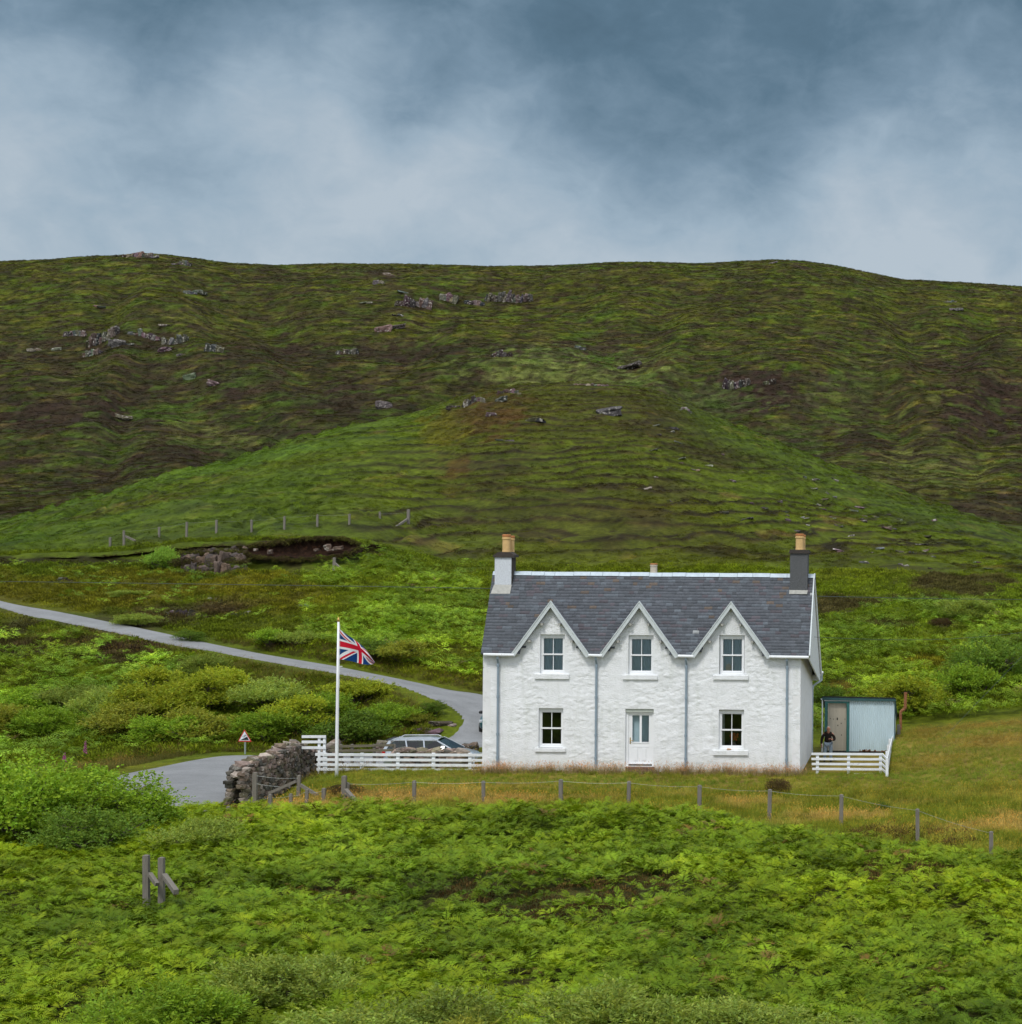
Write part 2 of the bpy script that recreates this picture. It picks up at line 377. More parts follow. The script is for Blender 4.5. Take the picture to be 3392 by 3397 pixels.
# ---------------------------------------------------------------- what grows where: colour of the ground cover (reflectance)
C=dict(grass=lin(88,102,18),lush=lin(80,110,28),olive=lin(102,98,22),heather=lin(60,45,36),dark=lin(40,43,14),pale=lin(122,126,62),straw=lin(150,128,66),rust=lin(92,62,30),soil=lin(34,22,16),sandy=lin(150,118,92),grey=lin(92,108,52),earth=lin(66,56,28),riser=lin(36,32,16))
BL=[ # u,v,ru,rv,kind,strength
 (2500,1300,260,75,'heather',1.),(3270,1350,150,110,'heather',.9),(1150,1330,190,62,'heather',.85),(1060,1170,150,35,'heather',.6),(900,915,130,26,'heather',.9),(1240,905,110,22,'heather',.8),(2040,912,120,16,'heather',.8),
 (1690,1175,90,40,'heather',.9),(1300,1160,210,35,'heather',.75),(1960,1165,60,25,'heather',.7),(330,1130,300,50,'heather',.6),(560,1270,160,60,'heather',.5),(200,1375,260,50,'heather',.85),(820,1270,120,45,'heather',.7),(600,1500,130,45,'heather',.6),(1000,1450,260,40,'heather',.5),(3100,1215,140,25,'heather',.6),
 (2850,1090,260,30,'heather',.45),(2500,1000,300,25,'heather',.4),(1700,1000,120,22,'heather',.7),(1700,930,300,15,'dark',.4),
 (1600,1400,150,60,'rust',.65),(1680,1345,90,45,'rust',.5),(1520,1560,55,45,'rust',.55),(1490,1640,50,30,'rust',.4),(1480,1430,90,50,'olive',.8),
 (2750,2020,150,35,'heather',.8),(3150,1940,190,45,'heather',.75),(2990,2080,120,22,'heather',.6),(3125,2085,60,28,'heather',.8),(2800,2290,60,35,'rust',.5),(3100,2210,120,25,'olive',.8),
 (580,1365,130,45,'lush',.7),(980,1320,120,25,'lush',.4),(860,1260,120,40,'lush',.4),(1900,1225,330,75,'grey',1.),(2350,1330,140,60,'grey',.7),(1880,1235,330,60,'pale',.6),(2120,1280,130,50,'grey',.5),(2000,1190,60,25,'lush',.8),(2800,1330,180,120,'grey',.35),(3000,1560,330,70,'pale',.55),(2600,1480,200,60,'grey',.5),(300,1500,220,60,'lush',.3),(40,1730,90,22,'lush',.9),(2020,1040,160,26,'lush',.45),(1000,1430,120,60,'grey',.5),
 (760,1460,160,22,'pale',.7),(620,1420,140,18,'pale',.6),(1230,1830,40,22,'heather',.6),
 (990,1825,215,34,'soil',1.),(250,1862,340,14,'soil',.8),(700,1840,110,14,'soil',.8),(1470,995,330,42,'dark',.7),(1650,985,200,40,'heather',.7),(400,1115,260,45,'dark',.6),(480,1120,120,40,'heather',.7),
 (250,2150,260,26,'heather',.7),(420,2165,110,36,'heather',.8),(330,1960,420,50,'dark',.5),(330,1960,500,70,'olive',.5),(900,1990,260,60,'olive',.5),(600,2030,160,30,'heather',.6),(760,2010,120,25,'heather',.5),(1250,1740,160,40,'dark',.4),
 (2000,1780,900,60,'grass',.0)]
def cover(x,y,z,jit=True):
    u,v=project(x,y,z)
    n1=fbm(x/14,y/18,31,3); n2=fbm(x/3.2,y/4,32,3); n3=fbm(x/60,y/80,33,3)
    c=np.empty(x.shape+(3,)); c[:]=C['grass']
    def mx(k,w):
        nonlocal c
        w=np.clip(w,0,1)[...,None]; c=c*(1-w)+C[k]*w
    far=sstep(370,420,y); mound=sstep(150,158,y)*(1-far); bank=sstep(80,90,y)*sstep(156,146,y)
    mx('olive',(.25+.9*n1)*(.5+.5*far)); mx('lush',(n3-.12)*1.3*(1-.45*far)*(1-.5*mound)); mx('grey',far*(n2-.3)*1.1)
    mx('dark',far*.35+mound*.30*sstep(-.1,.4,fbm(x/20,y/30,41,3)))
    mx('heather',far*sstep(.12,.42,fbm(x/22,y/30,34,4))*.75); mx('heather',mound*sstep(.28,.6,fbm(x/9,y/15,35,4))*.55)
    above=sstep(104,116,y)*(u<1000)
    mx('heather',bank*sstep(.05,.4,fbm(x/5,y/6,36,3))*(.25+.45*above)); mx('dark',bank*(.05+.3*above))
    # sheep terraces on the mound: each little riser coloured darker so the steps show, treads left green
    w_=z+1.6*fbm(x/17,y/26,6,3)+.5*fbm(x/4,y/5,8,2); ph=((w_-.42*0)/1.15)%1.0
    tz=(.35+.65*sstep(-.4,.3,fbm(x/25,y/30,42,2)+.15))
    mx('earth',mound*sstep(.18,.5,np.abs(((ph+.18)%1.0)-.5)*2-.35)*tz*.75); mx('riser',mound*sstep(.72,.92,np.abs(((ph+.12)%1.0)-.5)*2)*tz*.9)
    mx('earth',mound*.25*sstep(-.2,.4,fbm(x/40,y/40,43,3))); mx('heather',far*sstep(.05,.35,fbm(x/9,y/5,44,3))*.6); mx('straw',far*sstep(.2,.5,fbm(x/8,y/2.6,45,3))*.35); mx('dark',far*sstep(.0,.4,fbm(x/6,y/2.4,46,2))*.6)
    mx('pale',far*sstep(.3,.6,fbm(x/12,y/9,37,3))*.35); mx('straw',mound*sstep(.42,.7,fbm(x/5,y/7,38,3))*.3)
    for (bu,bv,ru,rv,k,s) in BL:
        if s<=0: continue
        q=np.sqrt(((u-bu)/ru)**2+((v-bv)/rv)**2)+.75*n2+.45*n1+.35*fbm(x/1.5,y/4,50,2)
        ok=(y>150)|(bv>1800)
        if bv<1750: ok&=((y>390) if not (bv>1270 and 1400<bu<2300 and k in('rust','olive')) else (y<360))
        mx(k,sstep(1.15,.65,q)*s*ok)
    upz=far*sstep(1190,1060,v); loz=far*sstep(1080,1180,v)*sstep(1750,1500,u)
    mx('grass',upz*.30); mx('olive',upz*.18*sstep(-.2,.3,n1)); mx('heather',loz*.22*sstep(-.3,.2,n1)); mx('dark',loz*.2)
    mx('lush',mound*.45*sstep(1400,900,u)*sstep(-.5,.2,n1)); mx('earth',mound*.30*sstep(520,260,np.abs(u-1850))*sstep(1260,1330,v)*sstep(1850,1700,v))
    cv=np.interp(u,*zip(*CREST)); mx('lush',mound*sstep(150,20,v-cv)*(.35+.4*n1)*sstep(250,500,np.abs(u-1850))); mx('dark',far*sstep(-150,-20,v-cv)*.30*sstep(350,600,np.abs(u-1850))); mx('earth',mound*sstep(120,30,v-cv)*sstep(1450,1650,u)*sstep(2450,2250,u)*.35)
    sc_=1-.34*far-.20*mound
    # broken colour: lighter lips, hag shadows painted as dark streaks along the slope
    hg=fbm(x/6+.3*n1,y/2.8,47,3); mx('dark',far*sstep(.10,.34,hg)*.6); mx('heather',far*sstep(.10,.32,fbm(x/4.2,y/3.6,52,4))*.55); mx('lush',far*sstep(.22,.42,fbm(x/7,y/6,53,4))*.35); mx('heather',far*sstep(.12,.36,fbm(x/8,y/3.4,48,3))*.6); c=c*(1+far*.40*sstep(.08,.4,-hg)+far*.35*fbm(x/1.6,y/1.4,54,2))[...,None]
    hm_=fbm(x/3.0,y/1.2,49,3); c=c*(1+mound*.4*hm_)[...,None]; c=c*sc_[...,None]
    # rough pasture round the house
    past=sstep(58,63,y)*sstep(84,78,y)
    mx('olive',past*(.45+.6*n2)); mx('straw',past*sstep(.0,.45,n1)*.55); mx('heather',sstep(56,50,y)*.7)
    if jit: c=c*(1+.22*fbm(x/.9,y/1.2,39,2))[...,None]
    return np.clip(c,.004,.6)
# ---------------------------------------------------------------- ground sheet
def ground_mat():
    m,nt,b,out=newmat('ground_cover')
    g=N(nt,'ShaderNodeNewGeometry'); a=N(nt,'ShaderNodeAttribute',attribute_name='col')
    n1=noisen(nt,g.outputs['Position'],1.7,8,.7); n2=noisen(nt,g.outputs['Position'],.28,7,.7)
    c=mixc(nt,'MULTIPLY',1.,a.outputs['Color'],ramp(nt,n1.outputs[0],[(.28,.5),(.5,1.),(.75,1.5)]))
    c=mixc(nt,'MULTIPLY',1.,c,ramp(nt,n2.outputs[0],[(.3,.7),(.5,1.),(.7,1.3)]))
    nt.links.new(c,b.inputs['Base Color']); b.inputs['Roughness'].default_value=.9; b.inputs['Specular IOR Level'].default_value=.12
    bp=N(nt,'ShaderNodeBump'); bp.inputs['Distance'].default_value=.35; bp.inputs['Strength'].default_value=.9
    nt.links.new(n1.outputs[0],bp.inputs['Height']); nt.links.new(bp.outputs[0],b.inputs['Normal'])
    return m
M_GROUND=ground_mat()
def make_ground():
    ys=np.concatenate([np.arange(-60,8,4.),np.arange(8,60,.5),np.arange(60,152,.3),np.arange(152,312,.55),np.arange(312,390,2.5),np.arange(390,912,1.05),np.arange(912,1350,22.)])
    ss=np.linspace(-.60,.17,640)
    S_,Y_=np.meshgrid(ss,ys); X_=S_*(np.maximum(Y_,-60)+90)*1.02
    # fan whose apex is well behind the viewer
    X_=np.where(Y_<0,S_*92,X_*(Y_+2)/(Y_+92)+S_*90*(1-sstep(0,400,Y_))*.35)
    x=X_.ravel(); y=Y_.ravel()
    z=z_at(x,y); nr,nc=X_.shape
    i=np.arange((nr-1)*nc).reshape(nr-1,nc)[:,:-1].ravel()
    F=np.stack([i,i+1,i+nc+1,i+nc],1)
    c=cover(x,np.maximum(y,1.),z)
    o=npmesh('hillside_ground',np.stack([x,y,z],1),F,M_GROUND,col=c,smooth=True); tag(o,kind='structure')
make_ground()
def road_mat():
    m,nt,b,out=newmat('asphalt')
    g=N(nt,'ShaderNodeNewGeometry'); n1=noisen(nt,g.outputs['Position'],.55,7,.7); n2=noisen(nt,g.outputs['Position'],14,4,.7)
    a=N(nt,'ShaderNodeAttribute',attribute_name='col')
    c=mixc(nt,'MULTIPLY',1.,a.outputs['Color'],ramp(nt,n1.outputs[0],[(.3,.80),(.7,1.15)]))
    c=mixc(nt,'MULTIPLY',1.,c,ramp(nt,n2.outputs[0],[(.3,.8),(.7,1.2)]))
    nt.links.new(c,b.inputs['Base Color']); b.inputs['Roughness'].default_value=.8
    bp=N(nt,'ShaderNodeBump'); bp.inputs['Distance'].default_value=.01; nt.links.new(n2.outputs[0],bp.inputs['Height']); nt.links.new(bp.outputs[0],b.inputs['Normal'])
    return m
def make_road():
    n=13; V=[];cs=[]
    for k,(a,b) in enumerate(zip(EL,ER)):
        for j in range(n):
            t=j/(n-1); p=a.lerp(b,t)
            e=.25*vn(np.array([k*.35]),np.array([9. if j==0 else 20.]),77)[0]
            if j in(0,n-1): p=p+(b-a).normalized()*e*(1 if j else -1)
            wt=math.exp(-((t-.27)/.09)**2)+math.exp(-((t-.73)/.09)**2); ed=min(t,1-t)
            s=.215*(1+.06*wt)*(.72 if ed<.05 else 1.)
            V.append((p.x,p.y,p.z+.01+.03*math.sin(math.pi*t)-(.14 if j in(0,n-1) else 0))); cs.append((s*.97,s,s*1.02))
    nr=len(EL); i=np.arange((nr-1)*n).reshape(nr-1,n)[:,:-1].ravel()
    o=npmesh('road',V,np.stack([i,i+1,i+n+1,i+n],1),road_mat(),col=np.array(cs),smooth=True); tag(o,kind='structure')
make_road()
# ---------------------------------------------------------------- materials for built things
M_WHITEWALL=pmat('whitewashed_stone',(.80,.82,.84),var=.05,scale=1.3,rough=.85,bump=.022,bscale=12.,stretch=(1,1,1.9),alt=(.60,.63,.63),altlo=.52,althi=.80,spec=.2)
M_SMOOTHWALL=pmat('white_render',(.76,.77,.78),var=.07,scale=2.,rough=.9,bump=.006,bscale=30.,alt=(.55,.56,.55),altlo=.55,althi=.8,spec=.2)
M_WHITE=pmat('white_paint',(.80,.82,.84),var=.05,scale=6.,rough=.5,bump=.002,bscale=40.)
M_WHITEOLD=pmat('weathered_white_paint',(.74,.77,.79),var=.08,scale=5.,rough=.6,bump=.004,bscale=30.,alt=(.45,.44,.40),altlo=.60,althi=.74)
M_UPVC=pmat('white_window_frame',(.82,.84,.86),var=.02,scale=6.,rough=.35)
M_BARGE=pmat('pale_grey_paint',(.55,.60,.61),var=.1,scale=5.,rough=.6,bump=.004,bscale=30.)
M_PIPE=pmat('blue_grey_paint',(.24,.31,.37),var=.1,scale=6.,rough=.5)
M_SLATE=pmat('slate',(.1,.1,.1),var=.25,scale=9.,rough=.62,attr=True,bump=.006,bscale=26.,spec=.5)
M_RIDGE=pmat('pale_ridge_tile',(.46,.54,.60),var=.15,scale=4.,rough=.6)
M_HARL=pmat('grey_harling',(.115,.12,.125),var=.3,scale=40.,rough=.9,bump=.03,bscale=60.,spec=.2)
M_HARLW=pmat('white_harling',(.66,.70,.75),var=.15,scale=20.,rough=.9,bump=.03,bscale=45.,alt=(.30,.32,.36),altlo=.55,althi=.68,spec=.2)
M_CAP=pmat('dark_mossy_stone',(.05,.042,.036),var=.3,scale=12.,rough=.9,bump=.02,bscale=30.)
M_LEAD=pmat('mortar_flashing',(.36,.36,.33),var=.2,scale=8.,rough=.8)
M_POT=pmat('buff_clay_pot',(.60,.40,.17),var=.12,scale=6.,rough=.7)
M_POTRIM=pmat('orange_clay',(.42,.17,.06),var=.2,scale=9.,rough=.75)
M_POTPALE=pmat('pale_clay',(.55,.50,.40),var=.15,scale=9.,rough=.75)
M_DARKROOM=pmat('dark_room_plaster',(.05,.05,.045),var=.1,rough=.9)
M_BLIND=pmat('blue_grey_net',(.44,.56,.62),var=.06,scale=2.,rough=.9)
M_LINTEL=pmat('grey_green_lintel',(.44,.48,.44),var=.08,rough=.7)
M_BRICK=pmat('brown_step_stone',(.16,.09,.07),var=.3,scale=9.,rough=.85,bump=.01)
M_BRASS=pmat('brass',(.62,.45,.18),var=.1,rough=.35,metal=.9)
def glass_mat(name,tint=(.93,.97,.98)):
    m,nt,b,out=newmat(name); nt.nodes.remove(b)
    t=N(nt,'ShaderNodeBsdfTransparent'); t.inputs[0].default_value=(*tint,1)
    g=N(nt,'ShaderNodeBsdfGlossy'); g.inputs['Roughness'].default_value=.03
    f=N(nt,'ShaderNodeFresnel'); f.inputs['IOR'].default_value=1.75
    x=N(nt,'ShaderNodeMixShader'); nt.links.new(f.outputs[0],x.inputs[0]); nt.links.new(t.outputs[0],x.inputs[1]); nt.links.new(g.outputs[0],x.inputs[2]); nt.links.new(x.outputs[0],out.inputs[0])
    return m
M_GLASS=glass_mat('window_glass')
def wallmat():
    m=M_WHITEWALL; nt=m.node_tree; b=nt.nodes['Principled BSDF']; src=b.inputs['Base Color'].links[0].from_socket
    g=N(nt,'ShaderNodeNewGeometry'); mp=N(nt,'ShaderNodeMapping'); mp.inputs['Scale'].default_value=(2.6,1,.35); nt.links.new(g.outputs['Position'],mp.inputs[0])
    n=noisen(nt,mp.outputs[0],1.0,6,.65); c=mixc(nt,'MULTIPLY',ramp(nt,n.outputs[0],[(.5,0.),(.72,.5)]),src,(.74,.76,.70))
    sp=N(nt,'ShaderNodeSeparateXYZ'); nt.links.new(g.outputs['Position'],sp.inputs[0]); n2=noisen(nt,g.outputs['Position'],2.2,6,.7)
    mr=N(nt,'ShaderNodeMapRange'); mr.inputs[1].default_value=.75; mr.inputs[2].default_value=-.1; nt.links.new(sp.outputs[2],mr.inputs[0])
    mm=N(nt,'ShaderNodeMath',operation='MULTIPLY'); nt.links.new(mr.outputs[0],mm.inputs[0]); nt.links.new(ramp(nt,n2.outputs[0],[(.35,.05),(.65,.75)]),mm.inputs[1])
    c=mixc(nt,'MULTIPLY',mm.outputs[0],c,(.70,.72,.58)); nt.links.new(c,b.inputs['Base Color'])
wallmat()
# ---------------------------------------------------------------- the cottage
YF=70.0
def fx(u,v=2350.,Y=YF): return xu(u,v,Y)
def fz(u,v,Y=YF): return zv(u,v,Y)
HX0,HX1=fx(1602),fx(2656.5)
ZE=4.50; YE=69.84; YR=72.3; ZR=7.53; YB=77.05
cot=thing('white_cottage','two storey whitewashed stone cottage with grey slate roof and three wall gables','cottage',((HX0+HX1)/2,73,0))
PK=[(1831.5,2000),(2125,2001),(2428.5,2002)]
PKX=[fx(u,v) for u,v in PK]; PKZ=[fz(u,v) for u,v in PK]; GHW=1.475
GK=(np.mean(PKZ)-4.40)/GHW
OPEN=[] # x0,x1,z0,z1
def op(u0,u1,v0,v1): 
    um=(u0+u1)/2; o=(fx(u0,(v0+v1)/2),fx(u1,(v0+v1)/2),fz(um,v1),fz(um,v0)); OPEN.append(o); return o
WIN=[op(1792.6,1874.4,2104,2234.6),op(2085.6,2168.7,2107,2237),op(2389,2470,2107,2237.5),op(1787.5,1869,2350,2480),op(2385.5,2469,2355.5,2486)]
DOOR=op(2075,2169,2352,2543)
def wall_grid():
    xs=set(np.round(np.arange(HX0,HX1,.04),3))|{HX0,HX1}; zs=set(np.round(np.arange(-.6,6.5,.04),3))
    for o in OPEN:
        for s,vals in ((xs,o[:2]),(zs,o[2:])):
            for q in vals:
                for r in [r for r in s if abs(r-q)<.022]: s.discard(r)
                s.add(q)
    xs=np.array(sorted(xs)); zs=np.array(sorted(zs)); X,Z=np.meshgrid(xs,zs)
    # rubble: every stone a jittered cell with its own face, joints slushed with limewash
    wx=X+.10*fbm(X*2.2,Z*2.2,58,2); wz=Z+.05*fbm(X*2.5,Z*2.5,59,2); gx,gz_=wx/.44,wz/.21; ci,cj=np.floor(gx),np.floor(gz_); f1=np.full(X.shape,9.); f2=np.full(X.shape,9.); off=np.zeros_like(X); tl=np.zeros_like(X)
    for a in(-1,0,1):
        for b in(-1,0,1):
            ii,jj=ci+a,cj+b; px=ii+.5+.42*(_h(ii,jj,91)*2-1); pz=jj+.5+.38*(_h(ii,jj,92)*2-1); dd=np.hypot((gx-px)*.8,gz_-pz); nw=dd<f1
            f2=np.where(nw,f1,np.minimum(f2,dd)); off=np.where(nw,_h(ii,jj,93)*2-1,off); tl=np.where(nw,(gz_-pz)*(_h(ii,jj,94)*1.6-.9)+(gx-px)*(_h(ii,jj,95)-.5),tl); f1=np.minimum(f1,dd)
    e=sstep(.0,.26,f2-f1); slush=sstep(-.35,.3,fbm(X*.9,Z*1.3,60,3))
    rg=1-np.abs(fbm(X*4.6,Z*9.5,53,3))*2.6
    d=slush*(.014*off*e*.6+.009*tl*e+.008*(e-1))+.008*fbm(X*1.3,Z*2.2,51,3)+.010*fbm(X*8,Z*15,52,3)*slush+.008*np.clip(rg,-.6,1)*slush
    k=np.ones_like(X)
    for o in OPEN:
        dd=np.maximum(np.maximum(o[0]-X,X-o[1]),np.maximum(o[2]-Z,Z-o[3])); k*=sstep(.0,.14,dd)
    k*=sstep(0,.12,X-HX0)*sstep(0,.1,HX1-X)
    Y=YF-d*k
    V=np.stack([X,Y,Z],-1).reshape(-1,3); nc=len(xs); F=[]
    xc=(xs[:-1]+xs[1:])/2; zc=(zs[:-1]+zs[1:])/2
    for j in range(len(zs)-1):
        top=np.full(len(xc),4.62)
        for px,pz in zip(PKX,PKZ): top=np.maximum(top,pz-.04-np.abs(xc-px)*GK)
        ok=zc[j]<top
        for o in OPEN: ok&=~((xc>o[0])&(xc<o[1])&(zc[j]>o[2])&(zc[j]<o[3]))
        i=np.nonzero(ok)[0]; b=j*nc+i; F.append(np.stack([b,b+1,b+nc+1,b+nc],1))
    return V,np.concatenate(F)
def build_walls():
    V,F=wall_grid(); V=V-np.array(worldloc(cot))
    w=npmesh('front_wall',V,F,M_WHITEWALL,cot,smooth=True)
    mb=MB(); TH=.55
    for o in OPEN:   # splayed reveals
        x0,x1,z0,z1=o; y0,y1=YF,YF+.30
        mb=MB(); mb.add([(x0,y0,z0),(x1,y0,z0),(x1,y0,z1),(x0,y0,z1),(x0,y1,z0),(x1,y1,z0),(x1,y1,z1),(x0,y1,z1)],[(0,1,5,4),(1,2,6,5),(2,3,7,6),(3,0,4,7)])
        mb.build('wall_reveal',M_WHITEWALL,w)
    for x,sg in ((HX1,1),(HX0,-1)):
        mb=MB(); poly=[(YF,-.6),(YB,-.6),(YB,3.35),(YR,7.42),(YF,4.55)]
        xi=x-sg*.3
        mb.add([(x,y,z) for y,z in poly]+[(xi,y,z) for y,z in poly],[(0,1,2,3,4),(9,8,7,6,5)]+[(i,(i+1)%5,(i+1)%5+5,i+5) for i in range(5)])
        mb.build('gable_wall',M_SMOOTHWALL,cot)
    mb=MB(); mb.box(HX0+.3,HX1-.3,YB-.3,YB,-.6,3.4); mb.build('rear_wall',M_SMOOTHWALL,cot)
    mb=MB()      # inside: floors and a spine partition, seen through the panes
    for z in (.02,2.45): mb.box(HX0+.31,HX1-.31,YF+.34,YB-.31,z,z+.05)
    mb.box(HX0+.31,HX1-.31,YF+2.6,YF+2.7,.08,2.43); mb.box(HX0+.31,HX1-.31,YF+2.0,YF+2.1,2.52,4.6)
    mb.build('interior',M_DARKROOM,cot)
build_walls()
def slates():
    V=[];F=[];Cc=[]
    def slope(xl0,xl1,xr0,xr1,y0,z0,y1,z1,front):
        L=math.hypot(y1-y0,z1-z0); n=int(L/.142); dy,dz=(y1-y0)/L,(z1-z0)/L
        nrm=Vector((0,-abs(dz) if front else abs(dz),abs(dy)))
        for r in range(n+1):
            s0=r*L/n-.02; s1=s0+L/n*2.0
            if s1>L+.02: s1=L+.02
            xl=xl0+(xl1-xl0)*s0/L; xr=xr0+(xr1-xr0)*s0/L
            x=xl-random.uniform(0,.2)
            while x<xr:
                w=random.uniform(.17,.40)*(1.05-.25*s0/L); a=max(x,xl); b=min(x+w-.008,xr); x+=w
                if b-a<.03: continue
                xm=(a+b)/2; zm=z0+dz*(s0+.1)
                if front and any(zm<pz-.10-max(0,min(1,(zm-ZE)/1.5))*.30-abs(xm-px)*GK for px,pz in zip(PKX,PKZ)): continue
                lift=.030+random.uniform(-.004,.006); sag=random.uniform(-.008,.008)
                o=len(V)
                for (xx,s,h) in ((a,s0+sag,lift),(b,s0+sag+random.uniform(-.006,.006),lift),(b,s1,.002),(a,s1,.002),(a,s0+sag,lift-.026),(b,s0+sag,lift-.026)):
                    V.append((xx,y0+dy*s+nrm.y*h,z0+dz*s+nrm.z*h))
                F.append((o,o+1,o+2,o+3)); F.append((o+4,o+5,o+1,o))
                t=s0/L; k=random.gauss(1,.11); q=random.random()
                c=np.array((.086,.097,.116))
                if q<.10: c=np.array((.098,.088,.105))
                if q>.86: c=np.array((.115,.135,.16))
                if t>.35 and random.random()<.045*t: c=np.array((.13,.10,.08))
                if random.random()<.003: c=np.array((.36,.38,.39))
                c=c*max(.5,k); Cc.extend([c]*6)
    slope(HX0-.03,HX0-.20,fx(2685,2170,YE),fx(2707,1905,YR),YE-.06,ZE-.03,YR,ZR,True)
    slope(HX0-.03,HX0-.2,fx(2685,2170,YE),fx(2707,1905,YR),77.35,3.22,YR,ZR,False)
    V=np.array(V)-np.array(worldloc(cot))
    npmesh('slate_roof',V,F,M_SLATE,cot,col=np.array(Cc))
slates()
def roof_parts():
    xl,xr=HX0-.02,fx(2685,2170,YE)
    mb=MB() # sarking under the slates
    for (y0,z0) in ((YE,ZE-.03),(77.3,3.2)):
        n=Vector((0,-(ZR-z0),-(abs(YR-y0)))).normalized() if y0<YR else Vector((0,(ZR-z0),-(abs(YR-y0)))).normalized()
        def cutprofile():
            # keep clear of the wall gables
            segs=[]; x=xl
            for px in PKX: segs.append((x,px-GHW-.02)); x=px+GHW+.02
            segs.append((x,xr)); return segs
        a=Vector((0,y0,z0)); b=Vector((0,YR,ZR-.01))
        t1=.64
        m_=a.lerp(b,t1)
        for (x0,x1) in (cutprofile() if y0<YR else [(xl,xr)]):
            mb.add([(x0,a.y,a.z-.01),(x1,a.y,a.z-.01),(x1,m_.y,m_.z-.01),(x0,m_.y,m_.z-.01),(x0,a.y,a.z-.07),(x1,a.y,a.z-.07),(x1,m_.y,m_.z-.07),(x0,m_.y,m_.z-.07)],[(0,1,2,3),(4,7,6,5),(0,4,5,1),(1,5,6,2),(3,7,4,0)])
        mb.add([(xl-.1,m_.y,m_.z-.01),(xr,m_.y,m_.z-.01),(xr,b.y,b.z-.01),(xl-.1,b.y,b.z-.01)],[(0,1,2,3)])
        if y0<YR:
            for px,pz in zip(PKX,PKZ):  # boarding beside the gables, up to the valley
                for s in (-1,1):
                    mb.add([(px+s*(GHW+.02),a.y,a.z-.01),(px+s*.05,m_.y,m_.z-.01),(px+s*(GHW+.02),m_.y,m_.z-.01)],[(0,1,2)])
    mb.build('roof_boarding',M_DARKROOM,cot)
    mb=MB(); x=fx(1700,1900,YR)-.9+.0
    x=HX0-.18; xe=fx(2706,1905,YR)
    while x<xe:
        w=random.uniform(.40,.75); h=random.uniform(-.008,.008)
        mb.add([(x,YR-.16,ZR-.10+h),(min(x+w-.012,xe),YR-.16,ZR-.10+h),(min(x+w-.012,xe),YR-.03,ZR+.05+h),(x,YR-.03,ZR+.05+h),(x,YR+.03,ZR+.05+h),(min(x+w-.012,xe),YR+.03,ZR+.05+h),(min(x+w-.012,xe),YR+.16,ZR-.10+h),(x,YR+.16,ZR-.10+h)],[(0,1,2,3),(3,2,5,4),(4,5,6,7),(0,3,4,7),(1,6,5,2)])
        x+=w
    mb.build('ridge_tiles',M_RIDGE,cot)
    # verge boards on the right hand gable
    xv=xr+.03
    mb=MB(); mb.bar((xv,YE-.10,ZE-.06),(xv-.01,YR,ZR-.03),.05,.17); mb.build('verge_board',M_BARGE,cot)
    mb=MB(); mb.bar((xv,YR,ZR-.03),(xv,77.3,3.22),.05,.24); mb.box(HX1+.01,xv-.03,76.7,77.28,2.98,3.2); mb.build('verge_board',M_WHITEOLD,cot)
    mb=MB(); mb.add([(xv-.04,YE+.1,ZE-.12),(xv-.04,YR,ZR-.12),(xv-.04,77.2,3.2),(xv-.04,76.75,2.98),(xv-.09,YE+.1,ZE-.12),(xv-.09,YR,ZR-.12),(xv-.09,77.2,3.2),(xv-.09,76.75,2.98)],[(0,1,2,3),(7,6,5,4),(0,3,7,4),(2,3,7,6)]); mb.build('verge_cladding',M_WHITEOLD,cot)
    # wall gables: boards, roof slopes, purlin ends
    for px,pz in zip(PKX,PKZ):
        for s in (-1,1):
            mb=MB(); foot=(px+s*(GHW+.05),4.37)
            n=Vector((s*GK,0,1)).normalized(); d=Vector((s,0,-GK)).normalized()
            top=Vector((px,0,pz+.07)); ft=top+d*((pz+.07-4.40)/GK*math.sqrt(1+GK*GK))
            q=-.135/n.z
            mb.prism([(top.x,top.z),(ft.x,ft.z),(ft.x-s*.13,ft.z-.06),(top.x,top.z+q*1.0)],YF-.27,YF-.23)
            mb.prism([(top.x,top.z+.025),(ft.x+s*.02,ft.z+.02),(ft.x,ft.z-.02),(top.x,top.z-.03)],YF-.29,YF-.15)
            mb.build('barge_board',M_BARGE,cot)
            mb=MB(); dip=.42; yv=YE+(pz-dip-ZE)/(ZR-ZE)*(YR-YE)
            A=(px,YF-.24,pz+.05);B=(px,yv+.12,pz+.05-dip);Cq=(px+s*GHW,YF-.24,pz+.05-GHW*GK)
            off=Vector((-n.x*.07,0,-n.z*.07))
            mb.add([A,B,Cq]+[Vector(t)+off for t in (A,B,Cq)],[(0,1,2),(5,4,3),(0,2,5,3),(1,0,3,4),(2,1,4,5)],col=(.09,.10,.13))
            # slates of the little slope
            L=GHW*math.sqrt(1+GK*GK)
            for r in range(16):
                t=(r+.5)/16; yy=(yv+.1)*(1-t)+(YF-.2)*t
                p=Vector((px+s*GHW*t,YF-.25,pz+.05-GHW*GK*t)); w=yy-(YF-.25); dz_=-dip*(1-t)*w/max(.1,yv-YF+.3)
                if w<.05: continue
                k=random.uniform(.75,1.25)
                mb.bar(p+n*.012+Vector((0,0,0)),p+n*.012+Vector((0,w,dz_)),L/16*1.15,.012,up=n,col=(.11*k,.115*k,.14*k))
            mb.build('gable_roof',M_SLATE,cot)
            for t in (.34,.66):
                mb=MB(); c=Vector((px+s*GHW*t,0,pz-GHW*GK*t))-Vector((n.x,0,n.z))*.20
                mb.box(c.x-.045,c.x+.045,YF-.225,YF-.045,c.z-.05,c.z+.035)
                mb.build('purlin_end',M_LEAD,cot)
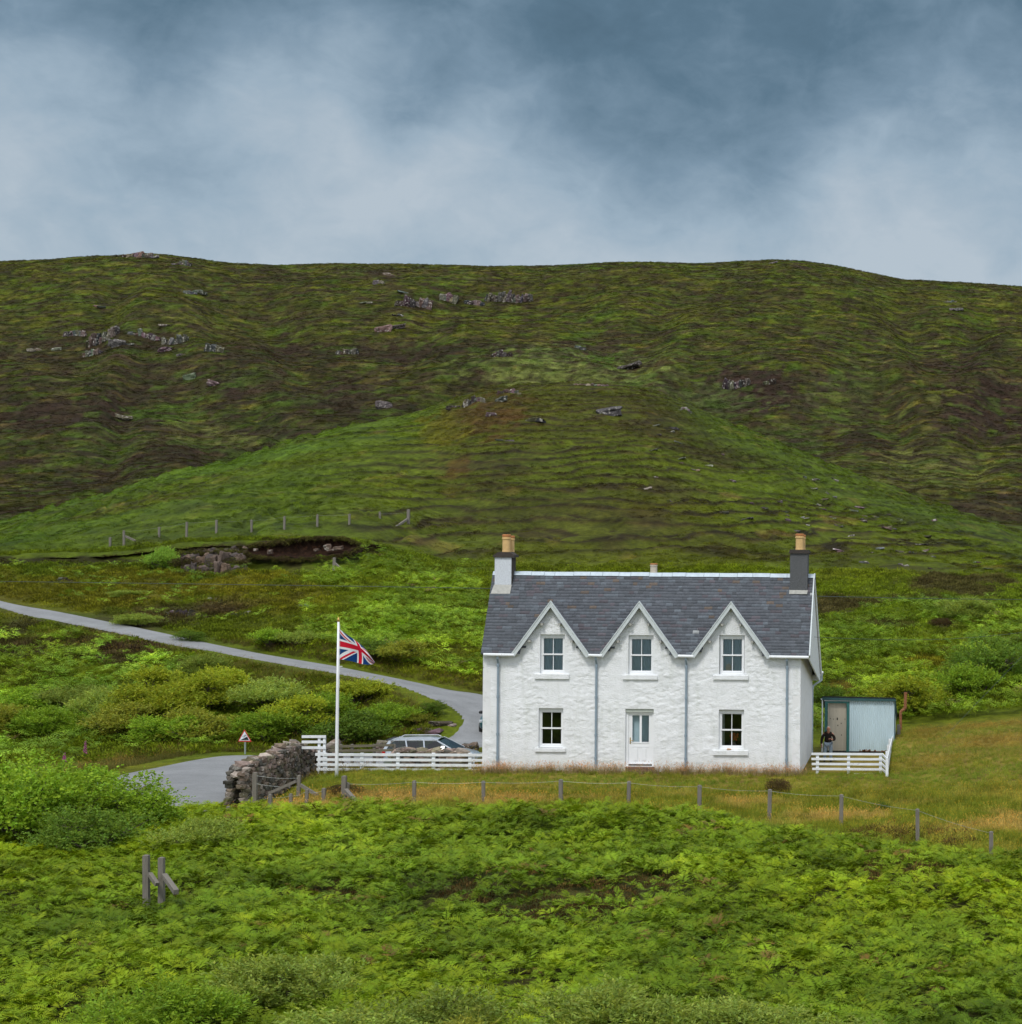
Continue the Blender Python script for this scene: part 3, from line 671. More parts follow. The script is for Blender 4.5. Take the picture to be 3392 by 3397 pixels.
    # gutters and downpipes
    for (ua,ub) in ((1607,1708),(1955,2000),(2252,2303),(2554,2685)):
        mb=MB(); xa,xb=fx(ua,2166,YE),fx(ub,2170,YE)
        mb.tube([(xa,YE-.10,ZE-.075),(xb,YE-.10,ZE-.085)],.06,10); mb.build('gutter',M_WHITEOLD,cot)
    for u in (1652.5,1978.5,2277,2611.5):
        mb=MB(); x=fx(u,2350,69.93); zt=4.40
        mb.tube([(x,YE-.08,zt),(x,YE-.06,zt-.12),(x,69.91,zt-.30),(x,69.91,zt-.36),(x,69.91,-.25)],.043,10)
        for z in (zt-.36,zt-1.55,zt-3.0,.5): mb.tube([(x,69.91,z),(x,69.91,z-.10)],.056,10)
        mb.build('downpipe',M_PIPE,cot)
    mb=MB(); xp=xv+.02
    mb.tube([(xp,77.3,3.2),(xp,77.32,2.95),(xp-.34,77.2,2.72),(xp-.38,77.15,2.55),(xp-.38,77.15,-.2)],.045,8); mb.build('downpipe',M_RIDGE,cot)
    mb=MB(); mb.tube([(xp+.06,77.42,3.25),(HX0-.1,77.42,3.25)],.06,8); mb.build('gutter',M_WHITEOLD,cot)
    # cable bracket on the gable
    mb=MB(); p=at(2691,2112,73.); mb.box(HX1+.005,HX1+.12,p.y-.05,p.y+.05,p.z-.05,p.z+.05); mb.tube([(HX1+.1,p.y,p.z),(HX1+.16,p.y+.2,p.z-.28),(HX1+.2,p.y+.5,p.z-.3),(HX1+.25,p.y+.6,p.z+.1)],.012,6)
    mb.build('cable_bracket',M_CAP,cot)
roof_parts()
def chimneys():
    def pot(c,r,h,parent,name='chimney_pot',m=M_POT,rim=M_POTRIM):
        mb=MB(); mb.lathe(c,[(r*1.0,0),(r*1.02,h*.04),(r,h*.08),(r*.97,h*.12),(r*.95,h*.72),(r*1.1,h*.74),(r*1.1,h*.79),(r*.98,h*.80),(r*1.0,h*.86),(r*.74,h*.86),(r*.7,h*.5)],18)
        p=mb.build(name,m,parent,smooth=False)
        mb=MB(); mb.lathe(c,[(r*.98,h*.862),(r*1.04,h*.90),(r*1.06,h*.97),(r*.9,h*1.),(r*.7,h*.98),(r*.68,h*.80)],18); mb.build('pot_rim',rim,p)
    # left stack: white front, thin dark slab over its right side
    y0,y1=71.85,72.5; x0,x1=fx(1642,1890,y0),fx(1697,1890,y0); zt=fz(1668,1849,y0); zb=6.93
    ch=MB(); ch.box(x0,x1,y0,y1,6.2,zt)
    o=ch.build('chimney',M_HARLW,cot); o['label']='white harled chimney stack with dark side and black cap'
    mb=MB(); mb.box(x1+.004,x1+.03,y0+.03,y1,6.5,zt-.02); mb.build('dark_side',M_CAP,o)
    mb=MB(); mb.box(x0-.06,x1+.13,y0-.06,y1+.08,zt,zt+.10); mb.prism([(x0-.02,zt+.10),(x1+.09,zt+.10),(x1-.06,zt+.21),(x0+.12,zt+.21)],y0,y1); mb.build('chimney_cap',M_CAP,o)
    mb=MB(); q=.30; mb.add([(x0-.09,y0-.28,zb-.22),(x1+.02,y0-.28,zb-.22),(x1+.02,y0-.012,zb+.13),(x0-.02,y0-.012,zb+.13)],[(0,1,2,3)]); mb.build('chimney_flashing',M_LEAD,o)
    c=((fx(1665.7,1830,72.3)+fx(1696,1830,72.3))/2,72.3,zt+.2); pot(c,.165,fz(1680,1773,72.3)-c[2],o)
    pot((c[0]+.07,72.72,zt+.2),.155,.66,o)
    # right stack: grey harled
    y0,y1=71.72,72.55; x0,x1=fx(2622,1890,y0),fx(2680,1890,y0); zt=fz(2650,1836,y0)
    mb=MB(); mb.box(x0,x1,y0,y1,6.0,zt); o=mb.build('chimney',M_HARL,cot); o['label']='bare grey harled chimney stack'
    mb=MB(); mb.box(x0-.05,x1+.06,y0-.06,y1+.06,zt,zt+.07); mb.box(x0-.02,x1+.03,y0-.03,y1+.03,zt+.07,zt+.14); mb.build('chimney_cap',M_CAP,o)
    mb=MB(); mb.add([(x0-.02,y0-.11,6.79),(x1+.0,y0-.11,6.79),(x1+.02,y0-.012,6.94),(x0-.02,y0-.012,6.94)],[(0,1,2,3)]); mb.build('chimney_flashing',M_LEAD,o)
    c=((fx(2639,1820,72.2)+fx(2669,1820,72.2))/2,72.2,zt+.14); pot(c,.165,fz(2654,1770.5,72.2)-c[2],o); pot((c[0]+.05,72.6,zt+.14),.155,.60,o)
    # small stack of the back kitchen, its pot just shows over the ridge
    y0=75.4; xc=fx(2170,1885,y0)
    mb=MB(); mb.box(xc-.3,xc+.3,y0-.3,y0+.3,4.0,fz(2170,1900,y0)); o=mb.build('chimney',M_HARL,cot); o['label']='low rear chimney, only its pale pot showing over the ridge'
    pot((xc,y0,fz(2170,1900,y0)),.15,fz(2170,1871.6,y0)-fz(2170,1900,y0)+.03,o,m=M_POTPALE)
chimneys()
def windows():
    sills=[(1774.6,1889,2235.5,2252),(2067,2183,2239,2254),(2367,2484,2240,2254.5),(1776,1878,2481,2493.5),(2367,2484,2489,2505)]
    for i,(o,sl_) in enumerate(zip(WIN,sills)):
        x0,x1,z0,z1=o; yw=YF+.13; fr=.075
        mb=MB()
        mb.box(x0,x0+fr,yw,yw+.1,z0,z1); mb.box(x1-fr,x1,yw,yw+.1,z0,z1); mb.box(x0+fr,x1-fr,yw,yw+.1,z1-.135,z1); mb.box(x0+fr,x1-fr,yw-.012,yw+.1,z0,z0+.085)
        mb.box(x0,x1,yw-.04,yw-.013,z1-.03,z1)
        w=mb.build('window',M_UPVC,cot)
        a,b=x0+fr,x1-fr; c,d=z0+.085,z1-.135; m=(c+d)/2; xm=(a+b)/2
        mb=MB(); s=.034
        mb.box(a,a+s,yw+.02,yw+.07,m,d); mb.box(b-s,b,yw+.02,yw+.07,m,d); mb.box(a+s,b-s,yw+.02,yw+.07,d-s,d)
        mb.box(a,b,yw+.005,yw+.06,m-.03,m+.03); mb.box(xm-.013,xm+.013,yw+.025,yw+.055,m+.03,d-s)
        mb.build('upper_sash',M_UPVC,w)
        mb=MB()
        mb.box(a,a+s,yw+.04,yw+.09,c,m-.031); mb.box(b-s,b,yw+.04,yw+.09,c,m-.031); mb.box(a+s,b-s,yw+.04,yw+.09,c,c+s+.01); mb.box(xm-.013,xm+.013,yw+.045,yw+.075,c+s+.01,m-.031)
        mb.build('lower_sash',M_UPVC,w)
        mb=MB()
        mb.add([(a,yw+.045,m),(b,yw+.045,m),(b,yw+.045,d),(a,yw+.045,d)],[(0,1,2,3)]); mb.add([(a,yw+.065,c),(b,yw+.065,c),(b,yw+.065,m),(a,yw+.065,m)],[(0,1,2,3)])
        mb.build('panes',M_GLASS,w)
        if i<3:
            mb=MB(); n=24
            for k in range(n):
                xa=x0+(x1-x0)*k/n; xb=x0+(x1-x0)*(k+1)/n; ya=YF+.275+.012*math.sin(k*2.1); yb=YF+.275+.012*math.sin((k+1)*2.1)
                mb.add([(xa,ya,z0),(xb,yb,z0),(xb,yb,z1),(xa,ya,z1)],[(0,1,2,3)])
            mb.build('net_curtain',M_BLIND,w,fixn=False)
        if i==4:
            mb=MB(); 
            for k in range(5): mb.tube([(x0+.10+.022*k,YF+.27+.012*(k%2),z0),(x0+.095+.02*k,YF+.27+.012*(k%2),z1)],.014,6)
            mb.build('curtain',M_LINTEL,w)
        ua,ub,va,vb=sl_; um=(ua+ub)/2
        mb=MB(); zt_=fz(um,va); zb_=fz(um,vb); xa,xb=fx(ua,va),fx(ub,va)
        mb.add([(xa,YF-.075,zb_),(xb,YF-.075,zb_),(xb,YF-.075,zt_-.015),(xa,YF-.075,zt_-.015),(xa,YF+.125,zb_),(xb,YF+.125,zb_),(xb,YF+.125,zt_+.015),(xa,YF+.125,zt_+.015)],[(0,1,2,3),(3,2,6,7),(0,4,5,1),(1,5,6,2),(0,3,7,4)])
        mb.build('window_sill',M_WHITEWALL,cot)
windows()
def door():
    x0,x1,z0,z1=DOOR; yd=YF+.14
    zl=fz(2120,2363)
    mb=MB(); mb.box(x0,x1,YF+.05,YF+.2,zl,z1); mb.build('door_lintel',M_LINTEL,cot)
    mb=MB(); mb.box(x0,x0+.10,yd-.02,yd+.1,z0,zl-.002); mb.box(x1-.07,x1,yd-.02,yd+.1,z0,zl-.002); mb.box(x0+.10,x1-.07,yd-.02,yd+.1,zl-.07,zl-.002); mb.build('door_frame',M_UPVC,cot)
    a,b=x0+.10,x1-.07; zt_=zl-.07; zb=fz(2120,2537)
    gx=[fx(2040+q/7.43,2420) for q in (418,597,652,828)]; g0,g1=fz(2120,2300+1215/7.43),fz(2120,2300+557/7.43)
    mb=MB(); y=yd+.03
    mb.box(a,gx[0],y,y+.05,zb,zt_); mb.box(gx[3],b,y,y+.05,zb,zt_); mb.box(gx[0],gx[3],y,y+.05,g1,zt_); mb.box(gx[1],gx[2],y,y+.05,g0,g1); mb.box(gx[0],gx[3],y,y+.05,zb,g0)
    mb.box(gx[0]-.01,gx[3]+.01,y-.018,y-.001,g0-.035,g0-.005); mb.box(gx[0]-.01,gx[3]+.01,y-.014,y-.001,g0-.19,g0-.165)
    for (pa,pb) in ((455,553),(652,760)):
        xa,xb=fx(2040+pa/7.43,2500),fx(2040+pb/7.43,2500); za,zb2=fz(2120,2300+1680/7.43),fz(2120,2300+1365/7.43)
        mb.box(xa,xb,y-.016,y-.001,za,zb2); mb.box(xa+.025,xb-.025,y-.026,y-.017,za+.03,zb2-.03)
    mb.box(a,b,y-.03,y-.001,zb,zb+.05)
    d=mb.build('door',M_UPVC,cot)
    mb=MB()
    for k in (0,2): mb.add([(gx[k],y+.025,g0),(gx[k+1],y+.025,g0),(gx[k+1],y+.025,g1),(gx[k],y+.025,g1)],[(0,1,2,3)])
    mb.build('door_pane',M_GLASS,d)
    mb=MB(); mb.add([(gx[0]-.05,y+.18,g0-.1),(gx[3]+.05,y+.18,g0-.1),(gx[3]+.05,y+.18,g1+.1),(gx[0]-.05,y+.18,g1+.1)],[(0,1,2,3)]); mb.build('net_curtain',M_BLIND,d,fixn=False)
    xh,zh=fx(2040+368/7.43,2460),fz(2090,2300+1175/7.43)
    mb=MB(); mb.box(xh-.02,xh+.02,y-.012,y-.001,zh-.13,zh+.11); mb.tube([(xh,y-.01,zh),(xh,y-.05,zh),(xh+.12,y-.05,zh-.01)],.011,6); mb.build('door_handle',M_BRASS,d)
    mb=MB(); mb.box(x0+.05,x1+.05,YF-.28,YF+.13,-.35,z0-.002); mb.build('door_step',M_BRICK,cot)
door()
# things seen in and on the windows
def window_things():
    x0,x1,z0,z1=WIN[2]; mb=MB(); cx=fx(2360+257/4.6,2080+625/4.6); cz=fz(2416,2080+625/4.6); y=YF+.225
    n=20; pts=[(cx+.115*math.cos(2*math.pi*k/n),cz+.15*math.sin(2*math.pi*k/n)) for k in range(n)]
    mb.prism(pts,y,y+.025); mb.box(cx-.015,cx+.015,y,y+.03,z0+.05,cz-.14)
    tag(mb.build('dressing_mirror',pmat('cream_mirror_back',(.55,.52,.44),rough=.6)),'oval cream backed dressing mirror standing inside the right hand upper window','mirror')
    x0,x1,z0,z1=WIN[4]; fl=thing('flower_vase','vase of orange red flowers inside the right hand ground floor window','vase',(fx(2433,2460),YF+.36,z0+.02))
    L=fl.location; mb=MB(); mb.lathe(L,[(.05,0),(.08,.06),(.085,.14),(.05,.2),(.06,.24)],12); mb.build('vase',pmat('glazed_vase',(.2,.2,.17),rough=.3),fl)
    mb=MB(); mb2=MB()
    for k in range(26):
        a=random.uniform(0,6.28); r=random.uniform(.02,.20); p=Vector((L.x+r*math.cos(a),L.y+.3*r*math.sin(a)-.02,L.z+.30+random.uniform(0,.26)))
        mb2.tube([(L.x,L.y,L.z+.2),p],.004,4)
        for q in range(5):
            b=q*1.256+a; mb.add([p,p+Vector((.045*math.cos(b),-.012,.045*math.sin(b))),p+Vector((.045*math.cos(b+.9),-.012,.045*math.sin(b+.9)))],[(0,1,2)])
    mb.build('petals',pmat('orange_red_petals',(.55,.10,.03),rough=.7),fl,fixn=False); mb2.build('stems',pmat('flower_stems',(.06,.12,.03),rough=.7),fl)
    # a piece of pale driftwood on the sill
    p=Vector((fx(2360+275/4.6,2490),YF-.03,fz(2420,2487.5)-.005)); mb=MB(); mb.tube([p+Vector((-.085,0,.028)),p+Vector((-.03,0,.033)),p+Vector((.05,.005,.03)),p+Vector((.085,0,.022))],[.02,.03,.026,.014],7)
    tag(mb.build('driftwood',pmat('orange_driftwood',(.58,.33,.17),rough=.8,scale=20)),'small orange piece of driftwood lying on the right hand ground floor sill','driftwood')
window_things()
# ---------------------------------------------------------------- more materials
M_TIN=pmat('pale_blue_corrugated_tin',(.50,.63,.69),var=.08,scale=3.,rough=.5,stretch=(1,1,.3))
M_TEAL=pmat('teal_paint',(.035,.15,.14),var=.15,scale=6.,rough=.5)
M_FASCIA=pmat('dark_teal_paint',(.03,.085,.09),var=.2,scale=6.,rough=.55)
M_FELT=pmat('black_roofing_felt',(.018,.02,.022),var=.3,scale=8.,rough=.9,bump=.02)
M_DOORWOOD=pmat('buff_board_door',(.52,.47,.38),var=.10,scale=3.,rough=.8,stretch=(6,1,.4),alt=(.10,.075,.05),altlo=.70,althi=.78)
M_RUST=pmat('rusty_iron',(.22,.085,.035),var=.35,scale=12.,rough=.85,bump=.004,bscale=50,alt=(.30,.15,.07),altlo=.45,althi=.65)
M_POST=pmat('grey_weathered_wood',(.175,.16,.135),var=.25,scale=7.,rough=.9,stretch=(4,4,.35),bump=.012,bscale=18)
M_RAIL=pmat('brown_grey_wood',(.15,.135,.095),var=.25,scale=6.,rough=.9,stretch=(.4,3,3),bump=.008)
M_WIRE=pmat('galvanised_wire',(.42,.46,.44),var=.1,rough=.5,metal=.6)
M_CABLE=pmat('dark_cable',(.05,.07,.07),var=.1,rough=.6)
M_STONE=pmat('dry_stone',(.2,.2,.2),var=.35,scale=7.,rough=.92,attr=True,bump=.03,bscale=16.,alt=(.52,.51,.48),altlo=.60,althi=.70,spec=.2)
M_ROCK=pmat('lichened_rock',(.2,.2,.2),var=.45,scale=.8,rough=.95,attr=True,bump=.25,bscale=1.6,alt=(.40,.38,.34),altlo=.55,althi=.64,spec=.1)
M_GOLD=pmat('gilded_finial',(.50,.33,.10),var=.1,rough=.35,metal=.7)
# ---------------------------------------------------------------- corrugated shed
def shed():
    Y=77.5; x0=xu(2737,2400,Y); x1=xu(2969,2400,Y); zb=-.12; zt=zv(2850,2323,Y); D=2.6
    s=thing('tin_shed','pale blue corrugated iron shed with open doorway and green trim beside the cottage','shed',((x0+x1)/2,Y+1.3,zb))
    dx0,dx1=xu(2680+335/5.674,2400,Y),xu(2680+780/5.674,2400,Y); dzt=zv(2780,2280+275/5.674,Y)
    def corr(xa,xb,za,zb_,y,name):
        mb=MB(); pitch=.085; n=int((xb-xa)/pitch*8)
        pr=[(xa+(xb-xa)*k/n,y+.013*math.cos(2*math.pi*k/8)) for k in range(n+1)]
        vs=[(x,yy,za) for x,yy in pr]+[(x,yy,zb_) for x,yy in pr]
        mb.add(vs,[(k,k+1,n+2+k,n+1+k) for k in range(n)]); return mb.build(name,M_TIN,s,smooth=True,fixn=False)
    corr(x0,dx0,zb,zt,Y,'front_cladding'); cl=corr(dx1,x1,zb+.02,zt,Y,'front_cladding'); corr(dx0,dx1,dzt+.05,zt,Y,'front_cladding')
    # rust along the foot of the sheets: patches of flaked metal
    mb=MB()
    for k in range(26):
        xx=random.uniform(x1-1.5,x1-.25); h=random.uniform(.02,.10); w=random.uniform(.02,.06)
        mb.box(xx,xx+w,Y-.0155,Y-.0145,zb+.02,zb+.02+h)
    mb.box(x1-1.5,x1-.25,Y-.0154,Y-.0146,zb+.02,zb+.035); mb.build('rust_patch',M_RUST,cl)
    # side wall and back
    zr=zt-1.05
    mb=MB(); mb.add([(x1,Y+.02,zb),(x1,Y+D,zb),(x1,Y+D,zr),(x1,Y+.02,zt),(x1-.05,Y+.02,zb),(x1-.05,Y+D,zb),(x1-.05,Y+D,zr),(x1-.05,Y+.02,zt)],[(0,1,2,3),(7,6,5,4),(0,3,7,4),(1,5,6,2)])
    mb.add([(x0,Y+.02,zb),(x0,Y+D,zb),(x0,Y+D,zr),(x0,Y+.02,zt),(x0+.05,Y+.02,zb),(x0+.05,Y+D,zb),(x0+.05,Y+D,zr),(x0+.05,Y+.02,zt)],[(0,1,2,3),(7,6,5,4)])
    mb.box(x0,x1,Y+D,Y+D+.05,zb,zr); mb.build('side_wall',M_WHITEOLD,s)
    mb=MB(); mb.box(x0,x1,Y+.1,Y+D,zb-.05,zb+.03); mb.build('floor',M_DARKROOM,s)
    mb=MB(); ov=.10
    mb.add([(x0-ov,Y-.14,zt+.13),(x1+ov*.3,Y-.14,zt+.09),(x1+ov*.8,Y+D+.1,zr+.08),(x0-ov,Y+D+.1,zr+.1),(x0-ov,Y-.14,zt+.175),(x1+ov*.3,Y-.14,zt+.135),(x1+ov*.8,Y+D+.1,zr+.14),(x0-ov,Y+D+.1,zr+.16)],[(0,3,2,1),(4,5,6,7),(0,1,5,4),(1,2,6,5),(2,3,7,6),(3,0,4,7)])
    mb.build('roof',M_FELT,s)
    mb=MB(); mb.bar((x0-.10,Y-.11,zt+.065),(x1+.02,Y-.11,zt+.035),.03,.13); mb.build('fascia_board',M_FASCIA,s)
    mb=MB(); mb.box(dx0-.02,dx0+.095,Y-.045,Y+.06,zb,dzt+.03); mb.box(dx1-.10,dx1+.01,Y-.045,Y+.06,zb,dzt+.03); mb.box(dx0+.095,dx1-.10,Y-.045,Y+.06,dzt-.055,dzt+.03); mb.build('door_frame',M_TEAL,s)
    mb=MB(); mb.box(dx0-.05,dx1+.05,Y-.06,Y-.02,dzt+.035,dzt+.12); mb.build('door_flashing',M_WHITEOLD,s)
    mb=MB(); n=11
    for k in range(n):
        a=dx0+.10+(dx1-dx0-.21)*k/n; b=dx0+.10+(dx1-dx0-.21)*(k+1)/n
        mb.box(a,b-.006,Y+.10+.003*(k%2),Y+.13,zb+.02,dzt-.06)
    mb.box(dx0+.1,dx1-.1,Y+.131,Y+.15,zb+.02,dzt-.06)
    d=mb.build('door',M_DOORWOOD,s)
    for (pu,pv,w,h) in ((562,595,.05,.10),(572,720,.035,.06),(430,590,.03,.03),(635,680,.03,.05),(490,600,.03,.03),(705,600,.03,.03),(640,900,.03,.05)):
        p=at(2680+pu/5.674,2280+pv/5.674,Y+.1); mb=MB(); mb.box(p.x-w/2,p.x+w/2,Y+.085,Y+.0985,p.z-h/2,p.z+h/2); mb.build('door_hole',M_DARKROOM,d)
    mb=MB(); mb.tube([(x0-.10,Y-.05,zt+.02),(x0-.10,Y-.05,zb)],.028,8); mb.tube([(x0-.16,Y-.05,zt+.02),(x0-.04,Y-.05,zt+.05)],.035,8); mb.build('downpipe',M_WHITEOLD,s)
    mb=MB(); mb.bar((x1+.012,Y-.02,zb),(x1+.012,Y-.02,zt),.035,.06,up=(0,1,0)); mb.bar((x1+.03,Y+.0,zt+.02),(x1+.03,Y+D,zr+.03),.04,.10); mb.build('corner_trim',M_FASCIA,s)
    # rusty flue behind
    Yp=Y+D+.25
    f=[at(3005.5,2297,Yp),at(3004.5,2340,Yp),at(3004,2349,Yp),at(3000,2354,Yp),at(2994,2358,Yp),at(2990,2362,Yp),at(2989,2369,Yp),at(2989,2475,Yp)]
    mb=MB(); mb.tube(f,[.07,.07,.07,.07,.07,.07,.066,.06],10)
    for (a,b) in ((at(3004,2340,Yp),at(3004,2344,Yp)),(at(3004,2346,Yp),at(3003.5,2350,Yp)),(at(3006,2298,Yp),at(3006,2302,Yp))): mb.tube([a,b],.078,10)
    mb.build('flue_pipe',M_RUST,s)
    p=on(2983,2480,Y+1.6); mb=MB(); mb.bar(p,(p.x-.02,p.y,zv(2980,2404,Y+1.6)),.14,.16,up=(0,1,0)); 
    tag(mb.build('wooden_post',M_POST),'dark weathered square post against the right side of the tin shed','post')
shed()
# ---------------------------------------------------------------- white rail fences
def railfence(name,label,runs,cat='fence'):
    """runs: list of (posts[(x,y,z0,z1)], rails[(p,q)])"""
    x,y,z0=runs[0][0][0][:3]; t=thing(name,label,cat,(x,y,z0))
    for posts,rails in runs:
        for (x,y,z0,z1,w,dp) in [(*p,.12,.10) if len(p)==4 else p for p in posts]:
            mb=MB(); mb.box(x-w/2,x+w/2,y-dp/2,y+dp/2,z0-.25,z1); mb.build('post',M_WHITEOLD,t)
        for p,q,h in rails:
            mb=MB(); mb.bar(p,q,.035,h); mb.build('rail',M_WHITEOLD,t)
    return t
def cp(u,v): return (2680+u/5.674,2280+v/5.674)
def right_fence():
    Y=70.6; runs=[]
    A=[cp(190,1260),cp(775,1260),cp(1378,1260)]
    posts=[]
    for (u,v) in A:
        p=at(u,v,Y); posts.append((p.x,Y,-.15,p.z+.03,.115,.09))
    rails=[]
    for (ul,vl,ur,vr) in ((75,1255,1412,1262),(75,1350,1412,1358),(80,1445,1412,1452),(90,1538,1412,1548),(840,1640,1412,1650)):
        rails.append((at(*cp(ul,vl),Y-.07),at(*cp(ur,vr),Y-.07),.088))
    runs.append((posts,rails))
    # short splayed panel to the near corner
    Y2=68.9; r2=[]
    for (vl,vr) in ((1262,1362),(1358,1450),(1452,1545),(1548,1625),(1650,1690)):
        r2.append((at(*cp(1412,vl),Y-.07),at(*cp(1500,vr),Y2),.09))
    c=at(*cp(1500,1362),Y2); runs.append(([(c.x,Y2+.05,-.2,c.z+.02,.10,.10)],r2))
    # run going back up the garden
    Y3=81.0; r3=[];p3=[]
    za=c.z; xa=c.x
    b=at(*cp(1632,790),Y3)
    for k in range(5):
        dz=-k*.172
        r3.append(((xa,Y2,za+dz-.03),(b.x,Y3,b.z+dz-.03),.12))
    for k in range(1,6):
        t=k/5; x=xa+(b.x-xa)*t; y=Y2+(Y3-Y2)*t; z=za+(b.z-za)*t; p3.append((x-.075,y,z-1.1,z+.05,.10,.12))
    runs.append((p3,r3))
    railfence('rail_fence','low white rail fence closing the yard between the cottage gable and the tin shed',runs)
    # rear piece glimpsed behind the gable
    Yb=80.5; pr=[]; 
    for v in (1120,1155,1190): pr.append((at(*cp(40,v),Yb),at(*cp(262,v),Yb),.09))
    p=at(*cp(265,1100),Yb); railfence('rail_fence','short white rail fence glimpsed behind the man at the gable corner',[([(p.x,Yb+.07,-.2,p.z+.02)],pr)])
right_fence()
def cf(u,v): return (950+u/2.968,2000+v/2.968)
def left_fence():
    Y=70.9; posts=[];rails=[]
    for u in (387,747,1101,1452,1812): p=at(*cf(u,1478),Y); q=at(*cf(u,1660),Y); posts.append((p.x,Y,q.z-.1,p.z,.125,.09))
    p=at(*cf(1843,1490),Y); posts.append((p.x,Y+.06,-.2,p.z,.07,.06))
    for (vl,vr,h) in ((1493,1500,.1),(1543,1551,.1),(1593,1602,.1),(1640,1650,.1)):
        rails.append((at(*cf(286 if vl<1500 else 300,vl),Y-.07),at(*cf(1935,vr),Y-.07),h))
    railfence('rail_fence','long low white rail fence running from the flagpole to the left corner of the cottage',[(posts,rails)])
    Y=71.3; posts=[];rails=[]
    for u in (327,378): p=at(*cf(u,1306),Y); q=at(*cf(u,1660),Y); posts.append((p.x,Y,q.z-.1,p.z,.095,.09))
    for v in (1318,1370,1427): rails.append((at(*cf(154,v),Y-.07),at(*cf(391,v),Y-.07),.10))
    for v in (1480,1532,1585,1635): rails.append((at(*cf(312,v),Y-.07),at(*cf(391,v),Y-.07),.08))
    railfence('rail_fence','tall end panel of white rails beside the stone wall, open on its left',[(posts,rails)])
    # brown paddock fence by the parked car
    Y=77.6; t=None; posts=[];rails=[]
    for u in (540,650,868,1065): p=at(*cf(u,1392),Y); q=at(*cf(u,1620),Y); posts.append((p.x,p.z,q.z))
    t=thing('wooden_fence','brown weathered post and rail fence between the flagpole and the parked silver car','fence',(posts[0][0],Y,posts[0][2]))
    for x,z1,z0 in posts: mb=MB(); mb.box(x-.055,x+.055,Y-.05,Y+.05,z0-.2,z1); mb.build('post',M_POST,t)
    for (vl,vr) in ((1416,1402),(1457,1452),(1500,1500)): mb=MB(); mb.bar(at(*cf(430,vl),Y-.07),at(*cf(1058,vr),Y-.07),.04,.10); mb.build('rail',M_RAIL,t)
left_fence()
